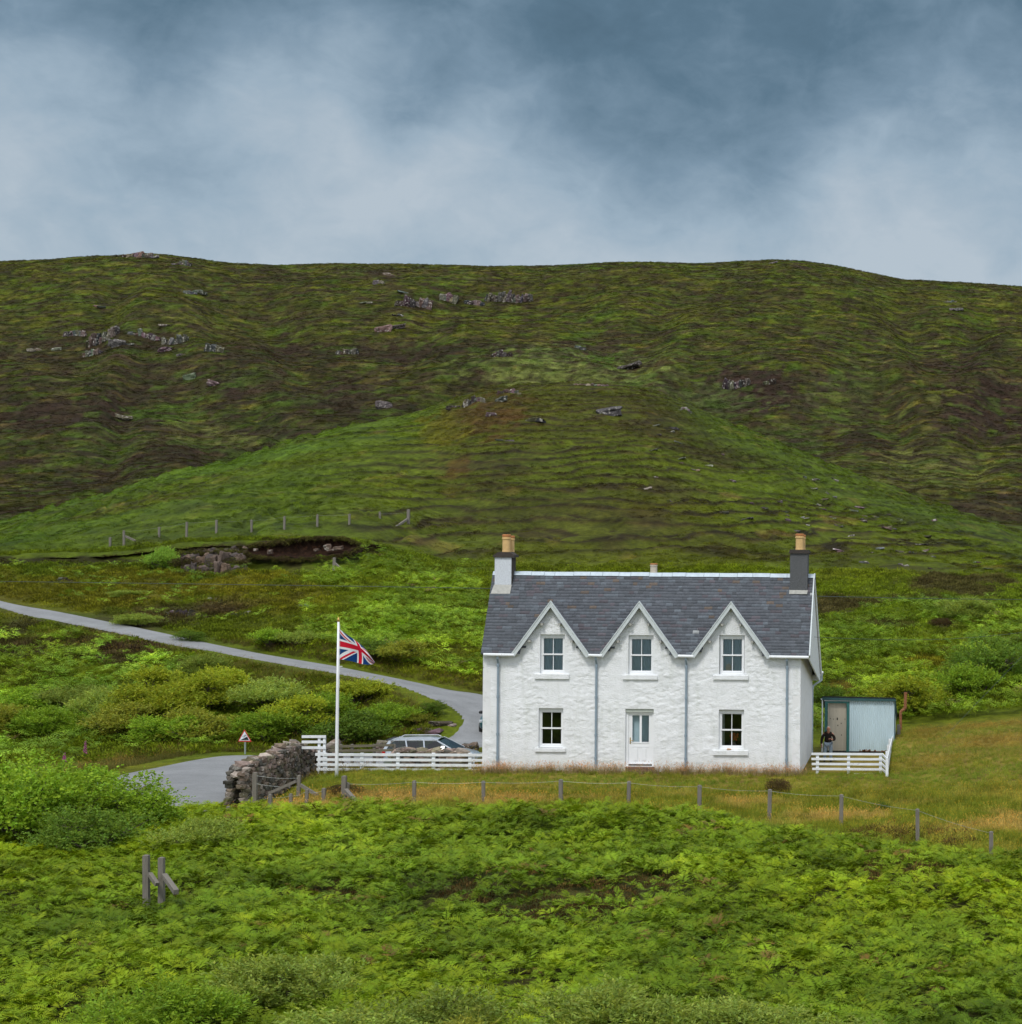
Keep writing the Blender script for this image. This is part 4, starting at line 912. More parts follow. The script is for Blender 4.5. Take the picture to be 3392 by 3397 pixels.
# ---------------------------------------------------------------- flagpole and flag
def flagpole():
    Y=69.3; b=at(1117.2,2562,Y); tp=at(1123.4,2063,Y)
    t=thing('flagpole','tall white tapered flagpole with gilt finial on the grass','flagpole',b)
    mb=MB(); mb.tube([(b.x,Y,b.z-.3),(b.x,Y,b.z+.3),(b.x+.5*(tp.x-b.x),Y,b.z+.55*(tp.z-b.z)),(tp.x,Y,tp.z)],[.068,.068,.056,.040],14); mb.build('pole',M_WHITE,t,smooth=True)
    mb=MB(); mb.lathe((tp.x,Y,tp.z),[(.03,0),(.035,.02),(.06,.05),(.062,.075),(.035,.13),(.004,.19)],12); mb.build('finial',M_GOLD,t,smooth=True)
    c=at(1124,2212,Y); mb=MB(); mb.tube([(c.x+.05,Y-.05,c.z),(c.x+.09,Y-.06,c.z+.02),(c.x+.16,Y-.06,c.z+.015)],.012,6); mb.tube([(c.x+.052,Y-.05,c.z-.8),(c.x+.052,Y-.05,tp.z-.1)],.005,4); mb.build('halyard',M_WHITE,t)
    # union flag: keyed sheet that sags and folds at the fly
    K={0.:[(445,1515),(447,1015),(450,552)],.25:[(780,1568),(770,1085),(705,738)],.5:[(1112,1655),(1100,1190),(955,915)],.75:[(1345,1690),(1335,1385),(1245,1150)],1.:[(1535,1672),(1566,1640),(1580,1605)]}
    S=sorted(K)
    def pos(s,h):
        i=min(int(s*4),3); f=s*4-i
        def row(j):
            p=[Vector((*K[S[max(0,min(4,i+k))]][j],0)) for k in (-1,0,1,2)]
            return .5*((2*p[1])+(-p[0]+p[2])*f+(2*p[0]-5*p[1]+4*p[2]-p[3])*f*f+(-p[0]+3*p[1]-3*p[2]+p[3])*f**3)
        a,b_,c_=row(0),row(1),row(2)
        return a*(2*(h-.5)*(h-1))+b_*(4*h*(1-h))+c_*(2*h*(h-.5))
    def pat(s,h):
        x=s*60-30; y=h*30-15; W=(.76,.78,.80); Rr=(.60,.012,.035); B=(.006,.045,.17)
        if abs(x)<3 or abs(y)<3: return Rr
        if abs(x)<5 or abs(y)<5: return W
        n=math.sqrt(5)
        d1=(x-2*y)/n; d2=(x+2*y)/n   # diagonals y=x/2, y=-x/2
        # broad white leads next the hoist top
        for d,sgn in ((d1,1),(d2,-1)):
            if abs(d)<3:
                lead=-1 if x<0 else 1
                k=d*lead*sgn
                # red stripe 2 wide, set off-centre
                if 0<k*(-1)<2 : return Rr
                return W
        return B
    n,m=200,110; V=[];Cc=[]
    for j in range(m+1):
        for i in range(n+1):
            s=i/n; h=j/m; q=pos(s,h)
            dep=.10*math.sin(s*7.5+h*2.2)*min(1,s*3)+.22*s*s*math.sin(h*5+1.0)+.25*s*(h-.3)*s
            p=at(1080+q.x/9.645,2030+q.y/9.645,Y-.02+dep); V.append(p); Cc.append(pat(s,h))
    i=np.arange(m*(n+1)).reshape(m,n+1)[:,:-1].ravel(); F=np.stack([i,i+1,i+n+2,i+n+1],1)
    mt,nt,bs,out=newmat('flag_cloth'); a=N(nt,'ShaderNodeAttribute',attribute_name='col'); nt.links.new(a.outputs['Color'],bs.inputs['Base Color']); bs.inputs['Roughness'].default_value=.75; bs.inputs['Specular IOR Level'].default_value=.15
    tr=N(nt,'ShaderNodeBsdfTranslucent'); nt.links.new(a.outputs['Color'],tr.inputs[0]); mx=N(nt,'ShaderNodeMixShader'); mx.inputs[0].default_value=.25; nt.links.new(bs.outputs[0],mx.inputs[1]); nt.links.new(tr.outputs[0],mx.inputs[2]); nt.links.new(mx.outputs[0],out.inputs[0])
    o=npmesh('union_flag',V,F,mt,col=np.array(Cc),smooth=True); tag(o,'red, white and blue union flag streaming from the white flagpole','flag')
flagpole()
# ---------------------------------------------------------------- steep hill road sign
def sign():
    Y=85.0; c=at(812.5,2462,Y); g=on(813,2505,Y)
    t=thing('road_sign','red bordered triangular steep hill warning sign on a grey post beside the road','road sign',(c.x,Y,g.z))
    mb=MB(); mb.tube([(c.x,Y+.05,g.z-.3),(c.x,Y+.05,c.z+.45)],.042,10); mb.build('post',pmat('grey_galvanised',(.30,.35,.34),rough=.5,metal=.3),t)
    def P_(u,v): p=at(780+u/27.557,2410+v/27.557,Y); return (p.x,p.z)
    def tri(pts,ya,yb,name,m,par): mb=MB(); mb.prism(pts,ya,yb); return mb.build(name,m,par)
    def rnd(pts,r):
        o=[]
        for i,p in enumerate(pts):
            p=Vector(p); a=(Vector(pts[i-1])-p).normalized(); b=(Vector(pts[(i+1)%3])-p).normalized()
            for k in range(5):
                f=k/4; o.append(tuple(p+a*r*(1-f)**1.6+b*r*f**1.6))
        return o
    out=[P_(255,1400),P_(1545,1420),P_(865,235)]
    pl=tri(rnd(out,.05),Y-.002,Y+.004,'sign_plate',pmat('red_reflective',(.42,.045,.025),var=.08,rough=.4),t)
    tri([P_(385,1300),P_(1375,1300),P_(872,440)],Y-.006,Y-.0025,'white_field',pmat('white_reflective',(.66,.70,.76),var=.05,rough=.4),pl)
    blk=pmat('black_vinyl',(.006,.007,.01),rough=.5)
    tri([P_(485,1250),P_(1285,1250),P_(1112,930)],Y-.0095,Y-.0065,'slope_symbol',blk,pl)
    cu=bpy.data.curves.new('gradient_text','FONT'); cu.body='16%'; cu.size=.125; cu.extrude=.001; cu.align_x='CENTER'; cu.align_y='CENTER'; cu.offset=.0018
    to=bpy.data.objects.new('gradient_text',cu); COL.objects.link(to); bpy.context.view_layer.update()
    me=bpy.data.meshes.new_from_object(to.evaluated_get(bpy.context.evaluated_depsgraph_get())); bpy.data.objects.remove(to)
    a,b=P_(820,900); an=math.atan2(P_(1112,930)[1]-P_(485,1250)[1],P_(1112,930)[0]-P_(485,1250)[0])
    Mx=Matrix.Translation((a-t.location.x+.02,-.008,b-t.location.z))@Matrix.Rotation(-an,4,'Y')@Matrix.Rotation(R(90),4,'X'); me.transform(Mx)
    me.materials.clear(); me.materials.append(blk); me.name='gradient_text'; link('gradient_text',me,pl)
sign()
# ---------------------------------------------------------------- stones
_bm=bmesh.new(); bmesh.ops.create_icosphere(_bm,subdivisions=1,radius=1.); ICO1=([v.co.copy() for v in _bm.verts],[tuple(v.index for v in f.verts) for f in _bm.faces]); _bm.free()
_bm=bmesh.new(); bmesh.ops.create_icosphere(_bm,subdivisions=3,radius=1.); ICO3=([v.co.copy() for v in _bm.verts],[tuple(v.index for v in f.verts) for f in _bm.faces]); _bm.free()
def stone(mb,c,sz,seed,col,tilt=.15,rz=0,ico=ICO1,sq=.55,rough=.16):
    rm=Matrix.Rotation(rz,3,'Z')@Matrix.Rotation(random.uniform(-tilt,tilt),3,'X')@Matrix.Rotation(random.uniform(-tilt,tilt),3,'Y')
    vs=[]
    for v in ico[0]:
        w=Vector([math.copysign(abs(k)**sq,k) for k in v]); n=1+rough*2*mnoise.noise(v*1.3+Vector((seed*7.3,seed*1.7,0)))+rough*mnoise.noise(v*3.1+Vector((seed*3.3,seed*5.7,4)))
        vs.append(rm@Vector((w.x*sz[0]*n,w.y*sz[1]*n,w.z*sz[2]*n))+Vector(c))
    mb.add(vs,ico[1],col)
STC=[(.12,.09,.07),(.09,.078,.066),(.16,.125,.095),(.14,.105,.09),(.20,.17,.145),(.075,.07,.06),(.10,.09,.06)]
def scol(bright=1.):
    c=random.choice(STC); k=random.uniform(.75,1.3)*bright; return tuple(x*k for x in c)
def stonewall(label,path,thick=.55,bright=1.,sw=.24,gap=1.0):
    """path: (x,y,zbase,ztop) points; every stone laid one by one, one mesh"""
    mb=MB(); L=[0]
    for a,b in zip(path,path[1:]): L.append(L[-1]+math.hypot(b[0]-a[0],b[1]-a[1]))
    A=np.array(path); f=lambda s,k: float(np.interp(s,L,A[:,k]))
    core=MB(); k=0
    s=0
    while s<L[-1]:
        x,y,z0,z1=[f(s,k) for k in range(4)]; s2=min(s+.3,L[-1]); dx,dy=f(s2,0)-f(s-.3 if s>.3 else 0,0),f(s2,1)-f(s-.3 if s>.3 else 0,1); a=math.atan2(dy,dx); nx,ny=-math.sin(a),math.cos(a)
        z=z0-.15; w=sw*random.uniform(.8,1.2)
        while z<z1-.05:
            h=random.uniform(.10,.20)
            for sd in (-1,1):
                k+=1; ww=w*random.uniform(.75,1.35); off=sd*(thick/2-.08)*(1.15-.3*(z-z0)/max(.3,z1-z0))+random.uniform(-.04,.04); al=random.uniform(-.12,.12)
                stone(mb,(x+nx*off+math.cos(a)*al,y+ny*off+math.sin(a)*al,z+h/2),(ww*.62,.17,h*.62),k,scol(bright),rz=a)
            z+=h*.95
        k+=1; stone(mb,(x,y,z1-.02+random.uniform(-.06,.06)),(w*random.uniform(.6,1.0),.24,random.uniform(.07,.17)),k,scol(bright*1.35),tilt=.45,rz=a+random.uniform(-.5,.5))
        s+=w*.95*gap
    o=mb.build('dry_stone_wall',M_STONE,None,fixn=False); return tag(o,label,'stone wall')
def walls():
    up=[(785,2563,2645,66.0),(800,2540,2638,66.3),(833,2527,2622,67.0),(870,2514,2612,68.0),(912,2500,2590,69.0),(927,2483,2570,70.0),(955,2470,2562,71.0),(979,2470,2560,72.),(1001,2483,2560,72.6),(1038,2493,2558,73.2),(1056,2512,2556,73.6)]
    stonewall('tumbledown dry stone wall climbing from the bracken to the white end panel',[(*at(u,vb,Y)[:2],zv(u,vb,Y)-.25,zv(u,vt,Y)) for u,vt,vb,Y in up],thick=.7,sw=.27,bright=1.25)
    Y=77.6; stonewall('dry stone wall of rounded boulders in front of the parked silver car',[(*at(u,2560,Y)[:2],-1.5,zv(u,v,Y)) for u,v in ((1312,2494),(1345,2489),(1400,2490),(1480,2490),(1530,2492),(1552,2498))],thick=.6,bright=1.5,sw=.30)
    Y=84.2; stonewall('low heap of dark and pale stones behind the bonnet of the silver car',[(*at(u,2520,Y)[:2],-1.6,zv(u,v,Y)) for u,v in ((1548,2474),(1565,2470),(1592,2472))],thick=.6,bright=1.0,sw=.3)
    Y=84.6; stonewall('broken stone wall end behind the tail of the silver car',[(*at(u,2520,Y)[:2],-1.7,zv(u,v,Y)) for u,v in ((1262,2462),(1290,2455),(1312,2458))],thick=.6,bright=1.3,sw=.34)
    Y=79.5; stonewall('stub of pink grey stone wall just left of the flagpole',[(*at(u,2540,Y)[:2],-1.5,zv(u,v,Y)) for u,v in ((1070,2490),(1085,2476),(1112,2464),(1128,2470))],thick=.6,bright=1.4,sw=.3)
walls()
# ---------------------------------------------------------------- foliage
def leaf_mat(name,source,trans=.20,rough=.55,vary=.2):
    m,nt,b,out=newmat(name)
    oi=N(nt,'ShaderNodeObjectInfo')
    if source=='inst':
        a=N(nt,'ShaderNodeAttribute',attribute_name='icol'); a.attribute_type='INSTANCER'; base=a.outputs['Color']
    else:
        r_=N(nt,'ShaderNodeRGB'); r_.outputs[0].default_value=(*source,1); base=r_.outputs[0]
    g=N(nt,'ShaderNodeAttribute',attribute_name='col')
    c=mixc(nt,'MULTIPLY',1.,base,g.outputs['Color'])
    c=mixc(nt,'MULTIPLY',1.,c,ramp(nt,oi.outputs['Random'],[(0,1-vary),(1,1+vary)]))
    nt.links.new(c,b.inputs['Base Color']); b.inputs['Roughness'].default_value=rough; b.inputs['Specular IOR Level'].default_value=.08
    t=N(nt,'ShaderNodeBsdfTranslucent'); nt.links.new(mixc(nt,'MULTIPLY',1.,c,(1.25,1.2,.6)),t.inputs[0])
    x=N(nt,'ShaderNodeMixShader'); x.inputs[0].default_value=trans
    nt.links.new(b.outputs[0],x.inputs[1]); nt.links.new(t.outputs[0],x.inputs[2]); nt.links.new(x.outputs[0],out.inputs[0])
    return m
M_INST=leaf_mat('living_foliage','inst'); M_MOOR=leaf_mat('moor_foliage','inst',.12,.7,.55); M_DRY=leaf_mat('grass_blades','inst',.2,.7)
class Leaves:
    def __init__(s): s.V=[];s.F=[];s.C=[]
    def kite(s,p,d,n,l,w,c,mid=.4):
        """pointed leaf from p along d, face normal about n"""
        sd=d.cross(n); 
        if sd.length<1e-5: sd=Vector((1,0,0))
        sd.normalize(); o=len(s.V)
        s.V+=[p,p+d*l*mid+sd*w/2,p+d*l,p+d*l*mid-sd*w/2]; s.F.append((o,o+1,o+2,o+3)); s.C+=[c]*4
    def blade(s,p,d,l,w,bend,c):
        sd=Vector((-d.y,d.x,0)); sd=sd.normalized() if sd.length>1e-4 else Vector((1,0,0))
        h=Vector((d.x,d.y,0)); m=p+d*l*.55; e=p+d*l+h*bend*l-Vector((0,0,bend*l*.5)); o=len(s.V)
        s.V+=[p-sd*w/2,p+sd*w/2,m+sd*w*.4,m-sd*w*.4]; s.F.append((o,o+1,o+2,o+3)); o2=len(s.V)
        s.V+=[m-sd*w*.4,m+sd*w*.4,e+sd*w*.06,e-sd*w*.06]; s.F.append((o2,o2+1,o2+2,o2+3)); s.C+=[c]*8
    def obj(s,name,m,linked=False,parent=None):
        me=bpy.data.meshes.new(name); V=np.array([tuple(v) for v in s.V],dtype=np.float32); F=np.array(s.F,dtype=np.int32)
        me.vertices.add(len(V)); me.vertices.foreach_set('co',V.ravel()); me.loops.add(F.size); me.loops.foreach_set('vertex_index',F.ravel())
        me.polygons.add(len(F)); me.polygons.foreach_set('loop_start',np.arange(0,F.size,4,dtype=np.int32)); me.polygons.foreach_set('loop_total',np.full(len(F),4,dtype=np.int32)); me.update(calc_edges=True)
        a=me.attributes.new('col','FLOAT_COLOR','POINT'); c=np.ones((len(V),4),dtype=np.float32)
        C_=np.array(s.C,dtype=np.float32); c[:,:3]=C_[:,None] if C_.ndim==1 else C_
        a.data.foreach_set('color',c.ravel()); me.materials.append(m)
        if linked: return link(name,me,parent)
        return bpy.data.objects.new(name,me)
def rv(r): return Vector((r.gauss(0,1),r.gauss(0,1),r.gauss(0,1)))
def bracken(seed,nf=7,pairs=11,h=.62,L=.72):
    r=random.Random(seed); lv=Leaves()
    for f in range(nf):
        az=2*math.pi*(f+r.uniform(-.35,.35))/nf; hh=h*r.uniform(.65,1.15); ll=L*r.uniform(.7,1.1)
        o=Vector((math.cos(az),math.sin(az),0)); wind=Vector((.16,.03,0))
        sh=r.uniform(.78,1.22); hue=r.uniform(-.12,.12)
        p=Vector((o.x*.04,o.y*.04,0)); el=R(r.uniform(68,82)); 
        for k in range(3):
            p=p+(o*math.cos(el)+Vector((0,0,math.sin(el)))+wind*.3*k)*hh/3
        e0=R(r.uniform(22,48)); dr=R(r.uniform(45,75)); roll=r.uniform(-.5,.5)
        n=pairs; q=p
        for k in range(n):
            t=k/(n-1); e=e0-dr*t; d=(o*math.cos(e)+Vector((0,0,math.sin(e)))+wind*t).normalized(); q2=q+d*ll/n
            side=Vector((-o.y,o.x,0)); up=side.cross(d)*-1; 
            if up.z<0: up=-up
            side=(side*math.cos(roll)+up*math.sin(roll))
            w=ll*.50*(1-t)**.85*(.55+.45*min(1,t*5)); 
            c=(sh*(1+hue)*(1+.25*t),sh*(1+.2*t),sh*(1-hue))
            for s in (-1,1):
                dd=(side*s*.92+d*.38+Vector((0,0,r.uniform(-.25,.15)))).normalized()
                lv.kite(q,dd,(up+rv(r)*.18).normalized(),max(w,.03),max(w*.24,.022)*r.uniform(.9,1.2),c,.3)
            q=q2
        lv.kite(q,d,up,.06,.03,c)
    return lv.obj('bracken_plant',M_INST)
def tuft(seed,n=26,h=.45,spread=.10,w=.012,seedhead=0.):
    r=random.Random(seed); lv=Leaves()
    for k in range(n):
        a=r.uniform(0,6.283); el=R(r.uniform(50,88)); d=Vector((math.cos(a)*math.cos(el)+.10,math.sin(a)*math.cos(el),math.sin(el))).normalized()
        p=Vector((r.gauss(0,spread),r.gauss(0,spread),0)); l=h*r.uniform(.55,1.15); c=r.uniform(.7,1.3); c=(c*r.uniform(.95,1.15),c,c*.9)
        lv.blade(p,d,l,w*r.uniform(.7,1.4),r.uniform(.05,.35),c)
        if r.random()<seedhead:
            e=p+d*l*1.15+Vector((.03,0,0)); lv.kite(e-d*.02,(d+Vector((.35,0,-.1))).normalized(),rv(r).normalized(),.13,.022,(1.9,1.25,.9)); lv.blade(p,d,l*1.15,w*.5,.03,c)
    return lv.obj('grass_tuft',M_DRY)
def clump(seed,n=70,w=.5,h=.30,l=.13,lw=.05,up=.6):
    """dome of short shoots: heather, turf hummock"""
    r=random.Random(seed); lv=Leaves()
    for k in range(n):
        a=r.uniform(0,6.283); q=math.sqrt(r.random()); z=h*(1-q*q)*r.uniform(.55,1.05); p=Vector((math.cos(a)*q*w,math.sin(a)*q*w,z-.06*h))
        d=Vector((math.cos(a)*q+r.gauss(0,.35)+.12,math.sin(a)*q+r.gauss(0,.35),up+r.uniform(-.2,.5))).normalized(); c=r.uniform(.72,1.28)
        lv.kite(p,d,rv(r).normalized(),l*r.uniform(.6,1.3),lw*r.uniform(.7,1.4),(c*r.uniform(.93,1.1),c,c*.95))
    return lv.obj('hummock',M_MOOR)
# ------- instancing: points carry colour, size, turn and which plant
def scatter(name,pts,rot,scl,idx,col,templates):
    n=len(pts); me=bpy.data.meshes.new(name); me.vertices.add(n); me.vertices.foreach_set('co',np.asarray(pts,dtype=np.float32).ravel())
    def at_(nm,ty,arr,key): 
        a=me.attributes.new(nm,ty,'POINT'); a.data.foreach_set(key,np.ascontiguousarray(arr).ravel())
    at_('rot','FLOAT_VECTOR',np.asarray(rot,dtype=np.float32),'vector'); at_('scl','FLOAT_VECTOR',np.asarray(scl,dtype=np.float32),'vector'); at_('idx','INT',np.asarray(idx,dtype=np.int32),'value')
    c=np.ones((n,4),dtype=np.float32); c[:,:3]=col; at_('icol','FLOAT_COLOR',c,'color')
    o=link(name,me); ng=bpy.data.node_groups.new(name,'GeometryNodeTree')
    ng.interface.new_socket('Geometry',in_out='INPUT',socket_type='NodeSocketGeometry'); ng.interface.new_socket('Geometry',in_out='OUTPUT',socket_type='NodeSocketGeometry')
    gi=ng.nodes.new('NodeGroupInput'); go=ng.nodes.new('NodeGroupOutput'); iop=ng.nodes.new('GeometryNodeInstanceOnPoints'); jn=ng.nodes.new('GeometryNodeJoinGeometry')
    for t in reversed(templates):
        ob=ng.nodes.new('GeometryNodeObjectInfo'); ob.inputs['Object'].default_value=t; g2=ng.nodes.new('GeometryNodeGeometryToInstance'); ng.links.new(ob.outputs['Geometry'],g2.inputs[0]); ng.links.new(g2.outputs[0],jn.inputs[0])
    def na(nm,ty): q=ng.nodes.new('GeometryNodeInputNamedAttribute'); q.data_type=ty; q.inputs['Name'].default_value=nm; return q.outputs[0]
    iop.inputs['Pick Instance'].default_value=True
    ng.links.new(gi.outputs[0],iop.inputs['Points']); ng.links.new(jn.outputs[0],iop.inputs['Instance']); ng.links.new(na('idx','INT'),iop.inputs['Instance Index'])
    e2r=ng.nodes.new('FunctionNodeEulerToRotation'); ng.links.new(na('rot','FLOAT_VECTOR'),e2r.inputs[0]); ng.links.new(e2r.outputs[0],iop.inputs['Rotation']); ng.links.new(na('scl','FLOAT_VECTOR'),iop.inputs['Scale'])
    ng.links.new(iop.outputs[0],go.inputs[0]); md=o.modifiers.new('plants','NODES'); md.node_group=ng
    return tag(o,kind='stuff')
def sample(y0,y1,dens,umin=-420,umax=3820):
    """uniform random ground positions between two distances"""
    s0,s1=(umin-U0)/FPX,(umax-U0)/FPX; area=(s1-s0)*(y1*y1-y0*y0)/2; n=int(area*dens)
    y=np.sqrt(RNG.uniform(y0*y0,y1*y1,n)); x=RNG.uniform(s0,s1,n)*y; return x,y
def free(x,y,rd=2.3):
    d,_=road_d(x,y); ok=d>rd
    ok&=~((x>HX0-.25)&(x<HX1+.05)&(y>69.85)&(y<77.6)); ok&=~((x>-4.9)&(x<-1.2)&(y>77.2)&(y<80.6))
    return ok
def inblob(u,v,bs,x,y,s=61):
    k=np.zeros(x.shape); n=fbm(x/2.2,y/2.8,s,3)
    for (bu,bv,ru,rv_) in bs: k=np.maximum(k,sstep(1.15,.6,np.sqrt(((u-bu)/ru)**2+((v-bv)/rv_)**2)+.6*n))
    return k
def put(name,x,y,keep,templates,smin,smax,col,tilt=.12,zs=None,sink=0.):
    x,y=x[keep],y[keep]; n=len(x); z=z_at(x,y)-sink; c=col(x,y,z) if callable(col) else np.tile(col,(n,1))
    rot=np.stack([RNG.normal(0,tilt,n),RNG.normal(0,tilt,n),RNG.uniform(-1.,1.,n)*3.1416],1)
    s=RNG.uniform(smin,smax,n); scl=np.stack([s,s,s*(1 if zs is None else zs)],1)
    return scatter(name,np.stack([x,y,z],1),rot,scl,RNG.integers(0,len(templates),n),c,templates)
FERN=np.array((.152,.226,.011))
def fernc(x,y,z):
    n=fbm(x/2.6,y/3.4,71,3)[:,None]; n2=fbm(x/9,y/12,72,3)[:,None]; k=(1+.55*n+.12*n2+.25*fbm(x/.9,y/1.1,73,2)[:,None])
    c=FERN*np.clip(k,.28,1.8); c=c*np.concatenate([1+.09*n2+.08*n,1+0*n,1-.5*n2],1)
    dead=(RNG.random(len(x))<.012)[:,None]; c=np.where(dead,np.array((.16,.11,.03)),c)
    return np.clip(c,.004,.4)
br=[bracken(100+i,nf=r,h=h,L=l) for i,(r,h,l) in enumerate([(7,.62,.72),(6,.70,.66),(8,.52,.78),(5,.74,.60),(7,.48,.66),(6,.58,.85)])]
brl=[bracken(200+i,nf=6,pairs=6,h=.55,L=.72) for i in range(4)]
THIN=[(1900,3030,360,90),(1560,2990,150,45),(2200,2960,160,50),(1100,3000,130,40),(2990,2800,240,45),(3000,2920,150,60),(1750,3090,120,40)]
def front_limit(u): return np.interp(u,[-500,300,900,1200,1500,1900,2300,2600,2900,3200,3900],[63,63,61.8,60.6,60.8,60.8,60.4,58.1,56.0,53.8,53.2])
hm0=[clump(430+i,n=80,w=.5,h=.42,l=.12,lw=.03,up=.9) for i in range(2)]
def foreground_bracken():
    x,y=sample(25.5,66,14.,-1300,3950); z=z_at(x,y); u,v=project(x,y,z); k=free(x,y,2.0)&(y<front_limit(u)+.9*fbm(x/2,y/2,62,3))
    thin=inblob(u,v,THIN,x,y); p=1-.80*sstep(.1,.6,thin); n=fbm(x/1.6,y/2.0,63,3); p*=.55+.65*sstep(-.45,.1,n)
    k&=RNG.random(len(x))<p
    put('bracken',x,y,k,br,.32,.74,fernc,.16)
    x,y=sample(27,60,9.); z=z_at(x,y); u,v=project(x,y,z); k=(inblob(u,v,THIN,x,y)>.15)&(RNG.random(len(x))<.8)
    put('heather_cover',x,y,k,hm0,.35,.85,lambda x,y,z:np.array((.105,.070,.022))*(1+.5*fbm(x/1.2,y/1.2,66,2))[:,None]*np.ones(3),.2)
def hill_bracken():
    x,y=sample(82,172,4.6); z=z_at(x,y); u,v=project(x,y,z); d,_=road_d(x,y)
    n=fbm(x/6,y/8,64,3); n2=fbm(x/2.5,y/3,65,2)
    right=sstep(980,1120,u)*sstep(172,120,y)*sstep(100,104,y)+sstep(2560,2700,u)*sstep(172,138,y)*sstep(79.8,81.2,y)
    low=1.25*sstep(1560,1380,u)*(y<124)*sstep(84,87,y)*(v>2010)
    up=sstep(1050,700,u)*(y>112)*(v<2140)*.10*(n2>.1)
    p=np.clip(right,0,1)*sstep(-.42,.0,n+.35*n2)+low*.8*sstep(-.6,-.1,n+.3*n2)
    above=(u<1000)&(np.interp(u,[-400,0,300,600,900,1100],[1960,2010,2060,2110,2165,2195])>v); p=np.where(above,up,p)
    h=inblob(u,v,[(2750,2020,150,35),(3150,1940,190,40),(2990,2085,110,18),(3125,2085,55,26),(2800,2290,60,35),(3100,2210,110,22),(250,2150,260,22),(420,2165,110,34),(1500,2180,120,30),(1450,2380,120,50),(430,2500,230,40),(100,2090,140,40)],x,y)
    p*=1-.95*h; p=p*sstep(np.where(u>1600,134,156),np.where(u>1600,112,136),y+14*n)
    put('bracken',x,y,free(x,y,2.6)&(d>2.2)&(RNG.random(len(x))<p),brl,.6,1.05,lambda x,y,z:fernc(x,y,z)*np.array((1.12,1.2,2.0))*np.where((x<-14)&(y<125),1.18,1.)[:,None]*(1+.5*fbm(x/3,y/4,67,2))[:,None],.18)
tf=[tuft(300+i,n=34,h=h,spread=.13,seedhead=sh) for i,(h,sh) in enumerate([(.34,.0),(.42,.1),(.5,.25),(.30,0)])]
tt=[tuft(320+i,n=22,h=.5,spread=.16,seedhead=.7) for i in range(3)]
def meadow():
    x,y=sample(52,80,46,-900,3950); z=z_at(x,y); u,v=project(x,y,z); k=free(x,y,2.0)&(y>front_limit(u)-1.2)&(y<np.where(u>2920,81.2,np.where(u<1610,71.5,70.2)))
    k&=~((x>-5.1)&(x<-1.7)&(y>70.3))|(RNG.random(len(x))<.35)
    k&=~((u<1100)&(y>68.5)&(RNG.random(len(x))<.5))
    def c(x,y,z):
        u,v=project(x,y,z); n=fbm(x/3,y/1.3,81,3); n2=fbm(x/1.1,y/1.0,82,3)
        g=np.tile(np.array((.175,.215,.025)),(len(x),1)); st=np.array((.37,.29,.09)); ru=np.array((.27,.175,.055)); lu=np.array((.13,.22,.03))
        w=np.clip(sstep(-.25,.35,n+.35*n2-.02)*np.exp(-((y-np.interp(u,[-400,1200,2000,2600,3100,3600],[64.4,63.8,63.4,62.2,60.6,59]))/2.0)**2)*1.15+.18*sstep(.1,.5,n2),0,1)[:,None]; g=g*(1-w)+st*w
        r_=(sstep(.2,.5,n)*.22+sstep(2950,3080,u)*sstep(69,73,y)*.5)[:,None]; g=g*(1-r_)+ru*r_
        l_=(sstep(.0,.4,-n)*.6*sstep(65,66.5,y))[:,None]; g=g*(1-l_)+lu*l_
        fy=np.interp(u,[-400,1200,2000,2600,3100,3600],[64,63.4,62.9,60.8,57,53]); l2=(sstep(.6,2.2,fy-y)*.85)[:,None]; g=g*(1-l2)+lu*1.15*l2
        return g*1.22*(1+.3*n2)[:,None]
    nw=y>65.6; put('meadow_grass',x,y,k&~nw,tf,.28,.62,c,.12); put('meadow_grass',x,y,k&nw,tf,.18,.40,c,.12)
    # tall flowering grass against the front wall and the fences
    n=420; xx=RNG.uniform(HX0-.2,HX1+.2,n); yy=RNG.uniform(69.1,69.85,n); kk=~((xx>DOOR[0]-.1)&(xx<DOOR[1]+.1)&(RNG.random(n)<.7))
    put('flowering_grass',xx,yy,kk,tt,.4,.72,lambda x,y,z:np.tile(np.array((.30,.24,.15)),(len(x),1))*RNG.uniform(.7,1.25,(len(x),1)),.1)
    # verge and waste ground beyond the road, left
    x,y=sample(66,112,14,-420,1620); z=z_at(x,y); d,_=road_d(x,y); u,v=project(x,y,z)
    k=(d<4.5)&free(x,y,2.1 if False else 1.0)&(d>.22)&(y>70)&((d>.6)|(RNG.random(len(x))<.5))
    put('verge_grass',x,y,k,tf,.4,.85,lambda x,y,z:np.array((.13,.125,.035))*(1+.5*fbm(x/2,y/2,83,3))[:,None]*np.ones(3),.12)
hm=[clump(400+i,n=80,w=.5,h=.34,l=.15,lw=.05) for i in range(3)]+[clump(410+i,n=60,w=.5,h=.22,l=.22,lw=.035,up=.9) for i in range(3)]
